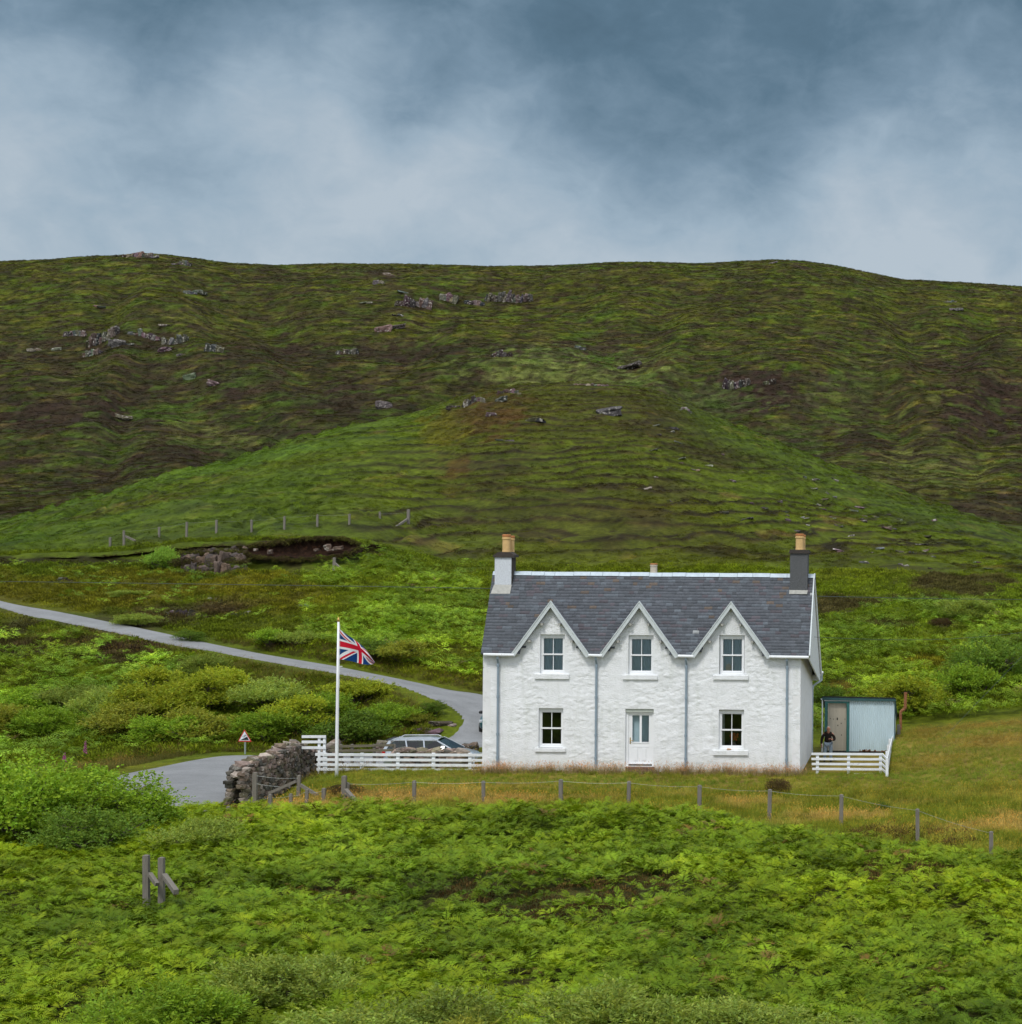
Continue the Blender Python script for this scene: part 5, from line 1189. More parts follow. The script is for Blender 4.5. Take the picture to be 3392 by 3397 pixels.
def hill_cover():
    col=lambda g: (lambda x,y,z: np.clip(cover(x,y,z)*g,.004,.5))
    x,y=sample(84,152,5.0); d,_=road_d(x,y); u_,v_=project(x,y,z_base(x,y)); k=free(x,y,1.2)&(d>.6)&~((u_<800)&(y>145.6)&(y<149.4))&~((u_>790)&(u_<1205)&(y>139.5)&(y<149))
    put('heath_plants',x,y,k,hm,.45,1.15,col(1.45),.2,sink=.02)
    x,y=sample(150,330,3.8); z=z_base(x,y); k=RNG.random(len(x))<sstep(-.5,.25,fbm(x/9,y/13,92,3))
    put('hill_grass',x,y,k,hm[3:],.32,.72,col(1.35),.2,sink=.04)
    x,y=sample(395,905,.75); k=RNG.random(len(x))<.9
    put('moor_plants',x,y,k,hm,.8,1.9,col(1.35),.2,zs=.75,sink=.1)
foreground_bracken(); hill_bracken(); meadow(); hill_cover()
# ---------------------------------------------------------------- shrubs and small trees
def hit(u,v,y0,y1):
    """first place, going away from the viewer, where the ground shows at reading (u,v)"""
    ys=np.arange(y0,y1,.25 if y1<170 else .8); x=np.array([xu(u,v,y) for y in ys]); zr=np.array([zv(u,v,y) for y in ys])
    zb=z_base(x,ys); z=zb+bumps(x,ys,zb); k=np.nonzero(z>=zr)[0]; i=k[0] if len(k) else len(ys)-1
    return Vector((x[i],ys[i],float(z_at([x[i]],[ys[i]])[0])))
M_STEM=pmat('grey_brown_bark',(.10,.08,.06),var=.3,scale=8.,rough=.9)
SH={}
def shrub_meshes(key,seed,nspr,leaf,lw,nl,lobes=9,up=.5,flat=1.,rough=.6,droop=0.):
    """unit shrub (about 1 wide, 1 high): sprigs of leaves through several lobes, and branching stems"""
    r=random.Random(seed); cs=[]
    for k in range(lobes):
        a=r.uniform(0,6.283); q=math.sqrt(r.random())*.40; cs.append((Vector((math.cos(a)*q,math.sin(a)*q*.9,r.uniform(.12,.70)*(1-.9*q))),r.uniform(.11,.24)))
    if key=='round_heather': cs=[(Vector((0,0,.22)),.44),(Vector((.05,0,.25)),.42),(Vector((-.06,.02,.2)),.42)]
    lv=Leaves()
    for k in range(nspr):
        c,rd=r.choice(cs); d=rv(r).normalized(); d.z=abs(d.z)*(.9 if r.random()<.75 else -.4); rr=rd*(r.random()**.35)*((1.55 if r.random()<.10 else 1.) if key!='round_heather' else .95)*(1+(.55 if key!='round_heather' else .08)*mnoise.noise(d*2.3+c*7)); p=c+d*rr
        p.z=max(p.z*flat,.02)
        td=(d*.7+Vector((.22,0,up))+rv(r)*.3).normalized(); sh=r.uniform(.68,1.32); yl=r.uniform(-.12,.12)
        L=leaf*nl*.42
        for j in range(nl):
            t=j/nl; q=p+td*L*t; ld=(td*rough+rv(r)*.55+Vector((0,0,-droop))).normalized()
            c_=sh*r.uniform(.85,1.2); lv.kite(q,ld,rv(r).normalized(),leaf*r.uniform(.7,1.2),lw*r.uniform(.7,1.2),(c_*(1+yl),c_,c_*(1-yl)),.45)
    st=MB()
    for c,rd in cs:
        b=Vector((r.uniform(-.05,.05),r.uniform(-.05,.05),-.04)); m=b.lerp(c,.5)+Vector((r.uniform(-.05,.05),r.uniform(-.05,.05),.03))
        st.tube([b,m,c],[.018,.012,.006],5)
        for k in range(5):
            e=c+rv(r).normalized()*rd*.8; st.tube([m.lerp(c,r.uniform(.3,1)),e],[.006,.002],4)
    SH[key]=(lv,st)
shrub_meshes('willow',1,2100,.040,.015,7,15,up=.9,rough=.9)
shrub_meshes('willow_b',2,2000,.038,.016,7,13,up=.8,rough=.8)
shrub_meshes('birch',3,2500,.030,.022,6,17,up=.5,rough=.5)
shrub_meshes('birch_b',4,2400,.030,.021,6,15,up=.5,rough=.5)
shrub_meshes('dense',5,2300,.026,.020,6,14,up=.3,rough=.4)
shrub_meshes('round_heather',6,2600,.030,.010,4,7,up=.9,rough=1.)
TONE=dict(yellow=(.31,.36,.030),green=(.22,.34,.03),grey=(.25,.32,.06),dark=(.13,.21,.028),olive=(.26,.28,.038),heather=(.085,.055,.026),pale=(.25,.40,.06))
LMAT={k:leaf_mat('shrub_leaves_'+k,v,.38) for k,v in TONE.items()}
def shrub(name,kind,tone,u,v,Y,w,h,label,cat='shrub',group=None,rz=None):
    p=on(u,v,Y); t=thing(name,label,cat,p,group)
    key=(kind,tone)
    if key not in SH:
        lv,st=SH[kind]; SH[key]=(lv.obj('foliage',LMAT[tone]).data,)
        if (kind,'stem') not in SH:
            s=MB(); s.v=st.v; s.f=st.f; me=bpy.data.meshes.new('stems'); me.from_pydata(s.v,[],s.f); me.materials.append(M_STEM); SH[(kind,'stem')]=me
    f=link('foliage',SH[key][0],t); s=link('stems',SH[(kind,'stem')],t); t.scale=(w*1.45,w*1.3,h*(1.10 if 84<Y<103 and u<1350 else 1.2)); t.rotation_euler=(0,0,random.uniform(0,6.28) if rz is None else rz)
    return t
BUSHES=[
 # bank between the two legs of the road
 ('willow_bush','birch','yellow',520,2300,97,3.1,2.3,'rounded yellow green willow, topmost of the thicket below the upper road'),
 ('willow_bush','birch_b','yellow',505,2400,92,3.4,2.9,'tall yellow green willow in the middle of the roadside thicket'),
 ('willow_bush','birch','yellow',672,2370,94,3.0,2.3,'broad yellow green willow left above the steep hill sign'),
 ('willow_bush','birch_b','yellow',752,2315,97,2.6,2.0,'yellow green willow high on the bank above the steep hill sign'),
 ('willow_bush','willow','grey',350,2390,93,2.8,2.4,'grey green willow on the left of the roadside thicket'),
 ('willow_bush','birch','olive',420,2440,90,2.8,2.1,'olive willow at the foot of the thicket nearest the lower road'),
 ('willow_bush','birch_b','green',560,2470,88,2.6,1.9,'fresh green willow by the verge left of the steep hill sign'),
 ('willow_bush','birch','olive',645,2450,89,2.9,2.1,'olive brown willow at the back of the verge behind the sign'),
 ('willow_bush','willow_b','grey',880,2370,95,3.2,2.1,'large grey green willow on the bank right of the sign'),
 ('willow_bush','birch','yellow',990,2415,91,2.8,2.2,'yellow green willow above the white end panel of the fence'),
 ('willow_bush','willow','grey',690,2250,101,2.2,1.5,'small grey green willow just below the upper road'),
 ('willow_bush','birch_b','green',900,2440,89.5,2.8,2.0,'mid green willow standing behind the tumbledown stone wall'),
 ('willow_bush','willow_b','green',1075,2380,94,3.0,1.8,'mid green willow on the bank behind the flagpole, upper one'),
 ('willow_bush','birch','dark',1190,2440,89.3,2.9,2.0,'dark green willow behind the flagpole above the brown fence'),
 ('willow_bush','willow','green',1290,2410,91.5,2.6,1.5,'mid green willow on the bank behind the tail of the silver car'),
 ('willow_bush','birch_b','yellow',1180,2345,96,2.8,1.6,'yellow green willow between flagpole and upper road'),
 ('willow_bush','willow_b','grey',250,2330,97,2.6,1.7,'grey green willow low on the far left of the bank'),
 ('willow_bush','willow','green',180,2420,92,2.8,1.8,'mid green willow on the far left above the lower road'),
 ('willow_bush','birch','green',90,2350,97,2.6,1.8,'mid green willow at the extreme left of the bank'),
 ('willow_bush','willow_b','olive',10,2440,92,2.9,2.1,'olive willow at the left edge of the view above the road'),
 ('gorse_bush','dense','dark',1435,2385,92.6,1.1,.75,'small dark bush on the grassy inside of the hairpin bend'),
 ('gorse_bush','dense','olive',1385,2400,91.5,1.0,.65,'small olive bush beside the dark one on the inside of the hairpin'),
 ('gorse_bush','dense','dark',630,2128,110.6,1.5,.8,'dark green bush on the lower lip of the upper road'),
 # upper bank
 ('rowan_bush','birch','pale',548,1880,144,2.1,2.0,'light green rowan bush at the left end of the dark peat bank'),
 ('willow_bush','willow','grey',462,2068,116.5,2.1,.85,'low grey green willow on the far verge of the upper road'),
 ('willow_bush','birch_b','green',900,2160,109.5,2.2,1.3,'mid green bush above the upper road left of the flag'),
 ('willow_bush','willow_b','grey',975,2165,109.5,1.8,1.1,'grey green bush above the upper road just left of the flag'),
 ('willow_bush','birch','olive',1340,2240,106.6,2.6,1.4,'olive bush on the far verge of the upper road right of the flag'),
 ('gorse_bush','dense','dark',1255,2218,107.2,3.0,1.3,'dark heathery bush overhanging the upper road behind the flag'),
 ('willow_bush','willow_b','grey',440,1982,128,2.2,.6,'flat grey green bush on the heath well above the upper road'),
 # right of the cottage
 ('small_tree','birch','yellow',3005,2478,84.5,2.7,1.9,'yellow green bushy tree at the top of the rough grass right of the shed'),
 ('willow_bush','birch_b','green',3215,2440,87,2.6,2.0,'mid green bush at the right of the bushy tree'),
 ('willow_bush','dense','dark',3310,2330,91,3.6,2.6,'dark green bush on the slope at the right edge'),
 ('willow_bush','birch','dark',3240,2270,95,3.2,1.9,'dark green bush uphill of the bushy tree at the right'),
 ('willow_bush','willow','grey',3200,2090,122,3.0,1.6,'grey green bush high on the bracken slope at the right'),
 ('gorse_bush','dense','dark',2738,2330,90,1.9,1.5,'dark bush just behind the right corner of the cottage'),
 ('heather_bush','round_heather','heather',2583,2606,65.6,.90,.72,'round dark brown heather bush on the grass before the cottage'),
 ('heather_bush','round_heather','heather',1142,2605,65.0,1.15,.50,'dark brown heather hummock on the grass below the flagpole'),
 ('heather_bush','dense','dark',2932,2652,62.0,.46,.36,'tiny dark green bush in the rough grass right of the fence post'),
 ('gorse_bush','dense','dark',3040,2768,55.5,.62,.42,'small dark bush under the end of the wire fence at the right'),
 ('heather_bush','round_heather','heather',3125,2105,118,1.5,.8,'purple brown heather bush on the bracken slope'),
 # foreground left
 ('hawthorn_bush','dense','green',215,2790,58.5,3.6,2.6,'big fresh green bush at the left foreground edge'),
 ('hawthorn_bush','dense','green',415,2790,58.0,2.7,2.0,'fresh green bush in front of the lower road, right of the big one'),
 ('hawthorn_bush','dense','dark',300,2860,54.0,2.6,1.7,'dark green bush at the foot of the big left foreground bush'),
 ('hawthorn_bush','birch_b','green',40,2830,56.0,3.2,2.8,'fresh green bush at the extreme left foreground'),
 ('willow_bush','willow','grey',655,2830,54.0,2.0,1.1,'grey green willow amid the bracken below the small fence posts'),
 ('fern_clump','birch','pale',240,2600,67.0,1.8,1.0,'light green fern clump between the big left bush and the road'),
 # foreground bottom
 ('willow_bush','willow','grey',2010,3300,32.4,2.3,1.35,'grey green willow, the biggest at the bottom right of centre'),
 ('willow_bush','willow_b','grey',2290,3310,32.2,2.0,1.2,'grey green willow just right of the biggest at the bottom'),
 ('willow_bush','willow_b','grey',1390,3310,32.0,2.1,1.35,'grey green willow at the bottom left of centre'),
 ('willow_bush','willow','grey',960,3170,36.0,2.2,1.3,'grey green willow on the lower left beside the bracken'),
 ('willow_bush','birch_b','grey',1180,3390,30.5,2.0,1.2,'olive grey willow at the bottom edge left of centre'),
 ('willow_bush','willow','olive',1500,3430,29.6,1.7,.95,'yellowish willow at the very bottom centre'),
 ('willow_bush','willow_b','grey',1700,3330,31.5,1.3,.75,'small grey green willow between the bottom bushes'),
 ('willow_bush','willow','grey',2480,3300,32.4,2.1,1.1,'grey green willow at the lower right in the bracken'),
 ('willow_bush','willow_b','grey',2700,3400,30.6,2.0,1.2,'grey green willow in the bottom right corner area'),
 ('willow_bush','willow','green',520,3250,33.6,2.3,1.4,'green willow in the bottom left corner area'),
]
for b in BUSHES: shrub(*b)
# ---------------------------------------------------------------- rock outcrops and boulders
RC=[(.085,.075,.065),(.115,.10,.085),(.055,.048,.043),(.14,.125,.105)]
def outcrop(u,v,wpx,hpx,label,yr,n=5,dark=1.,name='rock_outcrop',seed=0,group=None,cat='rock',chunk=1.):
    r=random.Random(hash((u,v))%9999+seed); p=hit(u,v+hpx*.35,*yr); m=p.y/FPX; W=wpx*m*(1.25 if yr==HILLY else 1.1); H=hpx*m*(1.08 if yr==HILLY else 1.15)
    mb=MB()
    if n>2: n=int(n*1.8)
    for k in range(n):
        t=(k+.5)/n-.5 if n>1 else 0; x=t*W*.92; hh=H*r.uniform(.35,1.0)*(1-.5*abs(t)); ww=W/n*r.uniform(.55,.85)*chunk
        c=random.choice(RC); c=tuple(q*dark*r.uniform(.75,1.2) for q in c); zz=gz(p.x+x,p.y) if p.y<170 else p.z+(gz(p.x+x,p.y)-p.z)*.8
        state=random.getstate(); stone(mb,(p.x+x,p.y+r.uniform(-.2,.2)*W/n,zz+hh*.14),(ww,max(ww*.6,.25*H),hh*.62),k+u*.013,c,tilt=.3,rz=r.uniform(-.5,.5),ico=ICO3 if hpx>14 else ICO1,sq=.5,rough=.24); random.setstate(state)
    o=mb.build(name,M_ROCK,None,fixn=False); return tag(o,label,cat,group)
HILLY=(395,905); MND=(155,305); BNK=(104,152)
OUT=[
 (465,845,95,20,'pinkish crag on the left end of the skyline',HILLY,4),(612,872,38,24,'small grey crag with upright slabs just below the left skyline',HILLY,4),(580,875,18,9,'white stone beside the small crag below the left skyline',HILLY,1),
 (628,966,32,28,'pale boulder, left of the pair on the upper left hill',HILLY,2),(664,966,36,24,'pale boulder, right of the pair on the upper left hill',HILLY,2),
 (330,1015,30,12,'thin slab of rock on the upper left hillside',HILLY,2),(545,1079,26,9,'flat pale stone alone above the left crag line',HILLY,1),
 (250,1104,60,26,'left end of the broken crag line on the left hill',HILLY,4),(345,1115,90,50,'main rock of the broken crag line on the left hill',HILLY,6),(392,1135,28,36,'pale block below the main left crag',HILLY,1),(478,1108,90,28,'dark low middle part of the left crag line',HILLY,5),(432,1140,18,14,'small white block below the left crag line',HILLY,1),
 (580,1127,66,38,'upright dark slabs ending the left crag line',HILLY,5),(550,1153,28,26,'pale block under the upright slabs of the left crag line',HILLY,1),(712,1155,46,34,'isolated pale boulder right of the left crag line',HILLY,3),(603,1175,30,14,'small boulder under the right end of the left crag line',HILLY,2),
 (308,1170,52,26,'scatter of rocks below the left crag line',HILLY,4),(188,1158,20,12,'white stone at the left on the hill',HILLY,1),(115,1160,34,14,'flat rock at the far left on the hill',HILLY,2),
 (630,1250,22,20,'pinkish boulder mid left, upper one of two',HILLY,1),(710,1271,26,24,'pinkish boulder mid left, lower one of two',HILLY,1),(404,1384,26,20,'white flecked boulder above the green gully at left',HILLY,1),
 (1255,935,26,20,'pale rock block below the skyline left of centre',HILLY,2),(1292,911,34,14,'flat pale rock near the skyline left of centre',HILLY,2),(1340,969,22,9,'small stone above the central crag',HILLY,1),
 (1215,1002,30,12,'small pale stones at the left of the central crag',HILLY,2),(1345,1000,50,40,'left buttress of the central crag',HILLY,3,1.),(1398,1002,60,46,'biggest pale buttress of the central crag',HILLY,3,1.),(1490,988,48,32,'pale block in the middle of the central crag',HILLY,3),(1575,1003,54,24,'low pale blocks right of the middle of the central crag',HILLY,3),(1690,985,130,42,'long row of upright slabs at the right of the central crag',HILLY,10,.85),
 (1277,1090,24,22,'white boulder, lower left of two below the central crag',HILLY,1),(1318,1082,28,20,'white boulder, upper right of two below the central crag',HILLY,1),(1322,1045,30,10,'flat rock below the left buttress of the central crag',HILLY,2),
 (1665,1173,60,28,'dark rocks in heather right of centre on the hill',HILLY,4,.6),(1925,1153,26,16,'small grey rock in a dark patch above the mound',HILLY,2,.8),(2092,1213,44,20,'rounded dark boulder above the right of the mound',HILLY,1,.7),
 (1155,1165,60,28,'dark broken rocks in heather at centre left',HILLY,4,.6),(1275,1340,24,28,'grey upright stone in the heather left of the mound top',HILLY,1,.9),
 (2440,1270,72,44,'grey rock in the dark heather patch right of the mound',HILLY,5,.85),(2555,1265,30,22,'small rock right of the grey one in the heather patch',HILLY,2,.6),
 (3155,1000,34,12,'white rocks high on the right hill, upper group',HILLY,3,1.2),(3172,1025,34,14,'white rock high on the right hill, lower one',HILLY,2,1.2),(2565,869,20,10,'small rock on the right hand summit',HILLY,1,.7),
 (1505,1345,34,24,'dark rock low at the left end of the mound top crag',MND,2,.7),(1570,1325,66,30,'slanting pale crag at the left of the mound top',MND,5),(1690,1300,76,16,'flat pale slabs on the top of the mound',MND,4,1.1),(1665,1328,22,18,'pale stone below the flat slabs on the mound',MND,1,1.1),(1628,1376,24,18,'grey stone low on the mound top slope',MND,1,.9),
 (2025,1365,46,26,'rounded pinkish boulder on the upper right of the mound',MND,1,.8),(1780,1395,44,16,'low brown rock on the mound below its top',MND,2,.7),(1675,1462,54,12,'flat stone in a hollow on the mound',MND,2,.8),(2270,1358,50,14,'sandy bare stones on the mound shoulder',MND,4,1.5),(1960,1276,110,8,'sandy bare stones on the crest of the mound',MND,6,1.5),
]
for q in OUT:
    u,v,w,h,lab,yr=q[:6]; outcrop(u,v,w,h,lab,yr,q[6],q[7] if len(q)>7 else 1.,cat='rock',name='rock_outcrop' if q[6]>2 else 'boulder')
# small bare stones on the right flank of the mound: nothing tells these apart
def small_stones():
    r=random.Random(11); k=0
    while k<70:
        u=r.uniform(2150,3330); v=r.gauss(np.interp(u,*zip(*CREST))+170,85)
        if v<np.interp(u,*zip(*CREST))+14 or v>1900 or (u<2730 and v>1780): continue
        k+=1; outcrop(u,v,r.uniform(10,30),r.uniform(5,9),'small bare brownish stone lying in the turf of the right flank of the mound',MND,r.choice((1,2)),1.25,'stone',k,group='bare stones on the right flank of the mound')
small_stones()
M_ROCKD=pmat('brown_rock',(.1,.1,.1),var=.4,scale=1.5,rough=.95,attr=True,bump=.15,bscale=3.,spec=.1)
# columnar rock face under the peat bank, and stones in the peat
def rockface():
    mb=MB(); r=random.Random(3)
    for row,(va,vb,Y) in enumerate(((1832,1868,145.6),(1852,1896,142.6),(1882,1924,139.6))):
        u=600+r.uniform(-6,6)+(12 if row==0 else 0)
        while u<798-(14 if row==2 else 0):
            w_=r.uniform(9,22); uu=u+w_/2; u+=w_*.82
            if r.random()<(.12,.24,.34)[row]: continue
            Yk=Y+.5*math.sin(uu*.05)+r.uniform(-.3,.3); up=14 if 700<uu<790 else 0
            p=at(uu,(va+vb)/2+r.uniform(-7,7)-up*.4,Yk); m=Yk/FPX; c=random.choice([(.13,.098,.08),(.105,.085,.075),(.16,.115,.085),(.08,.066,.06)])
            stone(mb,(p.x,p.y+.45,p.z),(w_*m*.66,.6,(vb-va)*m*.62*r.uniform(.8,1.25)),uu,c,tilt=.16,rz=r.uniform(-.5,.5),ico=ICO3,sq=.45,rough=.22)
    tag(mb.build('rocky_outcrop',M_ROCKD,None,fixn=False),'brown columnar rock face left of the dark peat bank','rock face')
rockface()
PEAT=pmat('dark_peat',(.022,.013,.009),var=.4,scale=2.,rough=1.,bump=.15,bscale=2.5,alt=(.06,.028,.016),altlo=.5,althi=.7,spec=.05)
def peat():
    mb=MB(); rows=7
    LIP=[(-60,1862),(100,1850),(300,1850),(420,1840),(560,1822),(700,1812),(812,1812),(900,1798),(1000,1784),(1080,1779),(1150,1784),(1196,1806)]
    FT=[(-60,1882),(100,1876),(300,1880),(420,1872),(560,1858),(700,1842),(812,1838),(880,1844),(980,1850),(1080,1846),(1150,1832),(1196,1810)]
    us=np.arange(-60,1197,5.5)
    for k,u in enumerate(us):
        lip=np.interp(u,*zip(*LIP))+3.5*mnoise.noise(Vector((u*.03,1,0)))+2*mnoise.noise(Vector((u*.11,3,0))); foot=np.interp(u,*zip(*FT))+4*mnoise.noise(Vector((u*.04,5,0)))
        Yb=np.interp(u,[-60,600,812,900],[148.0,147.6,147.2,146.8])
        for j in range(rows):
            t=j/(rows-1); v=lip+(foot-lip)*t; Y=Yb-.7*t-1.0*(t>.99)+.5*math.sin(math.pi*t)+.3*mnoise.noise(Vector((k*.35,j*.9,2)))-(.25 if j==0 else 0)
            mb.v.append(tuple(at(u,v,Y)))
    for k in range(len(us)-1):
        for j in range(rows-1): a=k*rows+j; mb.f.append((a,a+rows,a+rows+1,a+1))
    o=mb.build('peat_bank',PEAT,None,smooth=True,fixn=False); tag(o,'nearly black overhanging peat bank with red brown earth above the upper road','peat bank')
    L=['small pale stone at the left in the peat bank','pale stone, second from left in the peat bank','brown stone in the middle of the peat bank','pale triangular stone right of centre in the peat bank','big grey brown stone at the right of the peat bank','flat pinkish stone at the right end of the peat bank','long pale stone under the pinkish one in the peat bank']
    for (a,b,w,h),lab in zip(((720,222,40,26),(820,240,34,26),(955,258,44,40),(1393,240,48,24),(1500,210,56,46),(1595,222,80,34),(1525,240,60,16)),L):
        u,v=560+a/2.837,1740+b/2.837; p=at(u,v,145.6); m=145.6/FPX/2.837; q=MB(); stone(q,p,(w*m*.55,.25,h*m*.55),a,(.13,.095,.075),tilt=.3,ico=ICO3); tag(q.build('boulder',M_ROCK,None,fixn=False),lab,'rock')
peat()
BK=[(1465,2378,52,22,'grey rounded boulder on the inside of the hairpin bend',(88,100),1,1.5),(1500,2392,24,10,'smaller grey boulder right of the big one on the hairpin',(88,100),1,1.4),(1392,2424,48,14,'grey rock, left of two at the foot of the hairpin verge',(86,100),1,1.4),(1432,2424,46,14,'grey rock, right of two at the foot of the hairpin verge',(86,100),1,1.4),
 (3192,2228,26,14,'pinkish boulder on the bracken slope at the right',(92,125),1,1.2),(3165,2805,38,16,'grey pink flat rock at the right edge of the heather patch',(50,58),1,1.1),
 (590,2035,130,24,'dark ledge of rock above the upper road, left of the flag',(112,140),6,.6),(800,2040,60,16,'small dark ledge of rock above the upper road nearer the flag',(110,140),3,.6),(700,1985,70,14,'grey broken stones on the heath above the dark ledges',(115,145),4,.9),(1010,2010,40,26,'reddish rock in the gully above the flag',(108,140),2,.8),(215,1925,60,16,'grey rock ledge on the heath at the far left',(120,148),3,.7),(450,1960,60,16,'grey rock ledge on the heath left of the rock face',(118,146),3,.8),(975,1925,30,12,'brown stone on the slope below the peat bank',(112,146),2,1.)]
for u,v,w,h,lab,yr,n,dk in BK: outcrop(u,v,w,h,lab,yr,n,dk,name='boulder' if n<3 else 'rock_outcrop')

# turf and heather hanging over the lip of the peat and the rock face
def turf_fringe():
    xs=[];ys=[];zs=[]
    LIP=[(-60,1862),(100,1850),(300,1850),(420,1840),(560,1822),(700,1812),(812,1812),(900,1798),(1000,1784),(1080,1779),(1150,1784),(1196,1806)]
    for k in range(620):
        u=RNG.uniform(-60,1200); Y=np.interp(u,[-60,600,812,900],[149.,148.3,147.3,146.5])+RNG.uniform(-.5,.5); p=at(u,np.interp(u,*zip(*LIP))+RNG.normal(3,2.5),Y); xs.append(p.x); ys.append(p.y); zs.append(p.z-.12)
    for k in range(330):
        j=RNG.choice(3,p=[.4,.3,.3]); u=RNG.uniform(592,815) if j==0 else (RNG.choice([596,800])+RNG.normal(0,14) if RNG.random()<.5 else RNG.uniform(590,810)); p=at(u,(1833,1866,1905)[j]+RNG.normal(0,6),(145.2,142.2,139.2)[j]+RNG.uniform(-.4,.3)); xs.append(p.x); ys.append(p.y); zs.append(p.z-.1)
    for k in range(160):
        u=RNG.uniform(815,1195); p=at(u,np.interp(u,[812,880,980,1080,1150,1196],[1840,1850,1856,1852,1838,1814])+RNG.normal(0,3),145.0+RNG.uniform(-.4,.3)); xs.append(p.x); ys.append(p.y); zs.append(p.z-.12)
    n=len(xs); c=np.where(RNG.random((n,1))<.55,np.array((.085,.085,.02)),np.array((.055,.040,.022)))*RNG.uniform(.7,1.3,(n,1))
    scatter('turf_fringe',np.stack([xs,ys,zs],1),np.stack([RNG.normal(0,.3,n),RNG.normal(0,.3,n),RNG.uniform(-3,3,n)],1),np.repeat(RNG.uniform(.35,.8,(n,1)),3,1),RNG.integers(0,6,n),c,hm)
turf_fringe()
# ---------------------------------------------------------------- post and wire fences
def post(mb,p,h,w=.12,lean=(0,0)):
    t=Vector((p[0]+lean[0]*h,p[1],p[2]+h)); b=Vector((p[0],p[1],p[2]-.25)); mb.bar(b,t,w,w,up=(0,1,0))
    mb.tube([t,t+Vector((0,0,.018))],[w*.5,w*.25],6)
def wirefence(label,posts,wires,struts=(),top=None):
    """posts: (u, v_top, v_bottom, Y, width)  wires: list of height fractions"""
    P0=posts[0]; t=thing('wire_fence',label,'fence',on(P0[0],P0[2],P0[3])); tops=[]
    for (u,va,vb,Y,w) in posts:
        b=at(u,vb,Y); a=at(u,va,Y); ln=random.uniform(-.03,.03); mb=MB(); post(mb,(b.x,Y,min(b.z,gz(b.x,Y))),a.z-min(b.z,gz(b.x,Y)),w,(ln,0)); mb.build('post',M_POST,t); tops.append((a,b))
    for (u0,v0,u1,v1,Y0,Y1,w) in struts: mb=MB(); mb.bar(at(u0,v0,Y0),at(u1,v1,Y1),w,w); mb.build('strut',M_POST,t)
    for f in wires:
        mb=MB(); pts=[]
        for k,((a,b),(c,d)) in enumerate(zip(tops,tops[1:])):
            p=a.lerp(b,f); q=c.lerp(d,f); p.y-=.06; q.y-=.06
            for j in range(5): s=j/5; pts.append(p.lerp(q,s)-Vector((0,0,.05*math.sin(math.pi*s))))
        pts.append(q); mb.tube(pts,.0032,4,cap=False); mb.build('wire',M_WIRE,t)
    return t
wirefence('grey post and wire fence between the bracken and the cottage grass',
 [(1140,2575,2665,63.6,.15),(1151,2597,2665,63.7,.13),(1374.5,2591,2675,63.2,.115),(1605,2592,2660,63.3,.11),(1862,2587,2680,62.8,.13),(2086,2593,2680,62.9,.12),(2321,2606,2690,62.0,.13),(2553,2620,2708,60.6,.125),(2792,2637,2716,59.6,.125),(3046,2685,2765,57.0,.12),(3290,2760,2850,54.0,.12)],[.04],
 struts=[(1147,2622,1182,2660,63.4,62.6,.13)])
wirefence('grey braced corner posts and rails of the fence below the white end panel',
 [(845,2564,2640,65.0,.15),(990,2573,2655,65.0,.12)],[.1,.45],
 struts=[(982,2592,892,2632,64.9,64.9,.10),(996,2604,1072,2650,64.9,64.9,.10)])
wirefence('line of small grey fence posts sinking into the bracken below the stone wall',
 [(680,2690,2755,60.6,.115),(757,2676,2745,61.2,.115),(827,2656,2730,62.0,.11),(897,2637,2715,62.6,.12),(965,2634,2710,63.0,.10),(1016,2620,2705,63.2,.10),(1074,2616,2705,63.4,.12)],[.08])
wirefence('two stout weathered fence posts with struts at the lower left in the bracken',
 [(487,2838,2990,46.0,.14),(537,2846,2990,46.0,.135)],[],struts=[(545,2905,585,2960,45.9,45.0,.12),(497,2900,522,2935,45.9,45.6,.10)])
u_=lambda a:(a/1.5432,); 
def F8(a,b): return a/1.5432,1650+b/1.5432
HF=[(565,205,262),(635,170,252),(815,152,206),(955,126,206),(1108,116,186),(1289,115,180),(1456,97,165),(1624,88,158),(1789,85,140)]
wirefence('broken line of old fence posts along the foot of the mound above the peat bank',
 [(*[F8(a,t)[0]],F8(a,t)[1],F8(a,b)[1]+2,hit(F8(a,b)[0],F8(a,b)[1],148,215).y,.16) for a,t,b in HF],[.06],
 struts=[(*F8(640,198),*F8(715,232),hit(*F8(640,250),148,215).y,hit(*F8(640,250),148,215).y,.16)])
wirefence('leaning strainer post with long strut, right end of the old fence on the mound',
 [(1261,1698,1728,hit(1261,1730,150,220).y,.17),(1355,1690,1742,hit(1355,1742,150,220).y,.24)],[.2],
 struts=[(1352,1722,1290,1765,hit(1355,1742,150,220).y-.2,hit(1355,1742,150,220).y-2.5,.17)])
wirefence('short grey post with strut alone on the bracken slope below the peat bank',
 [(1108,1850,1890,hit(1108,1890,108,148).y,.20)],[],struts=[(1112,1868,1136,1890,hit(1108,1890,108,148).y,hit(1108,1890,108,148).y-.4,.12)])
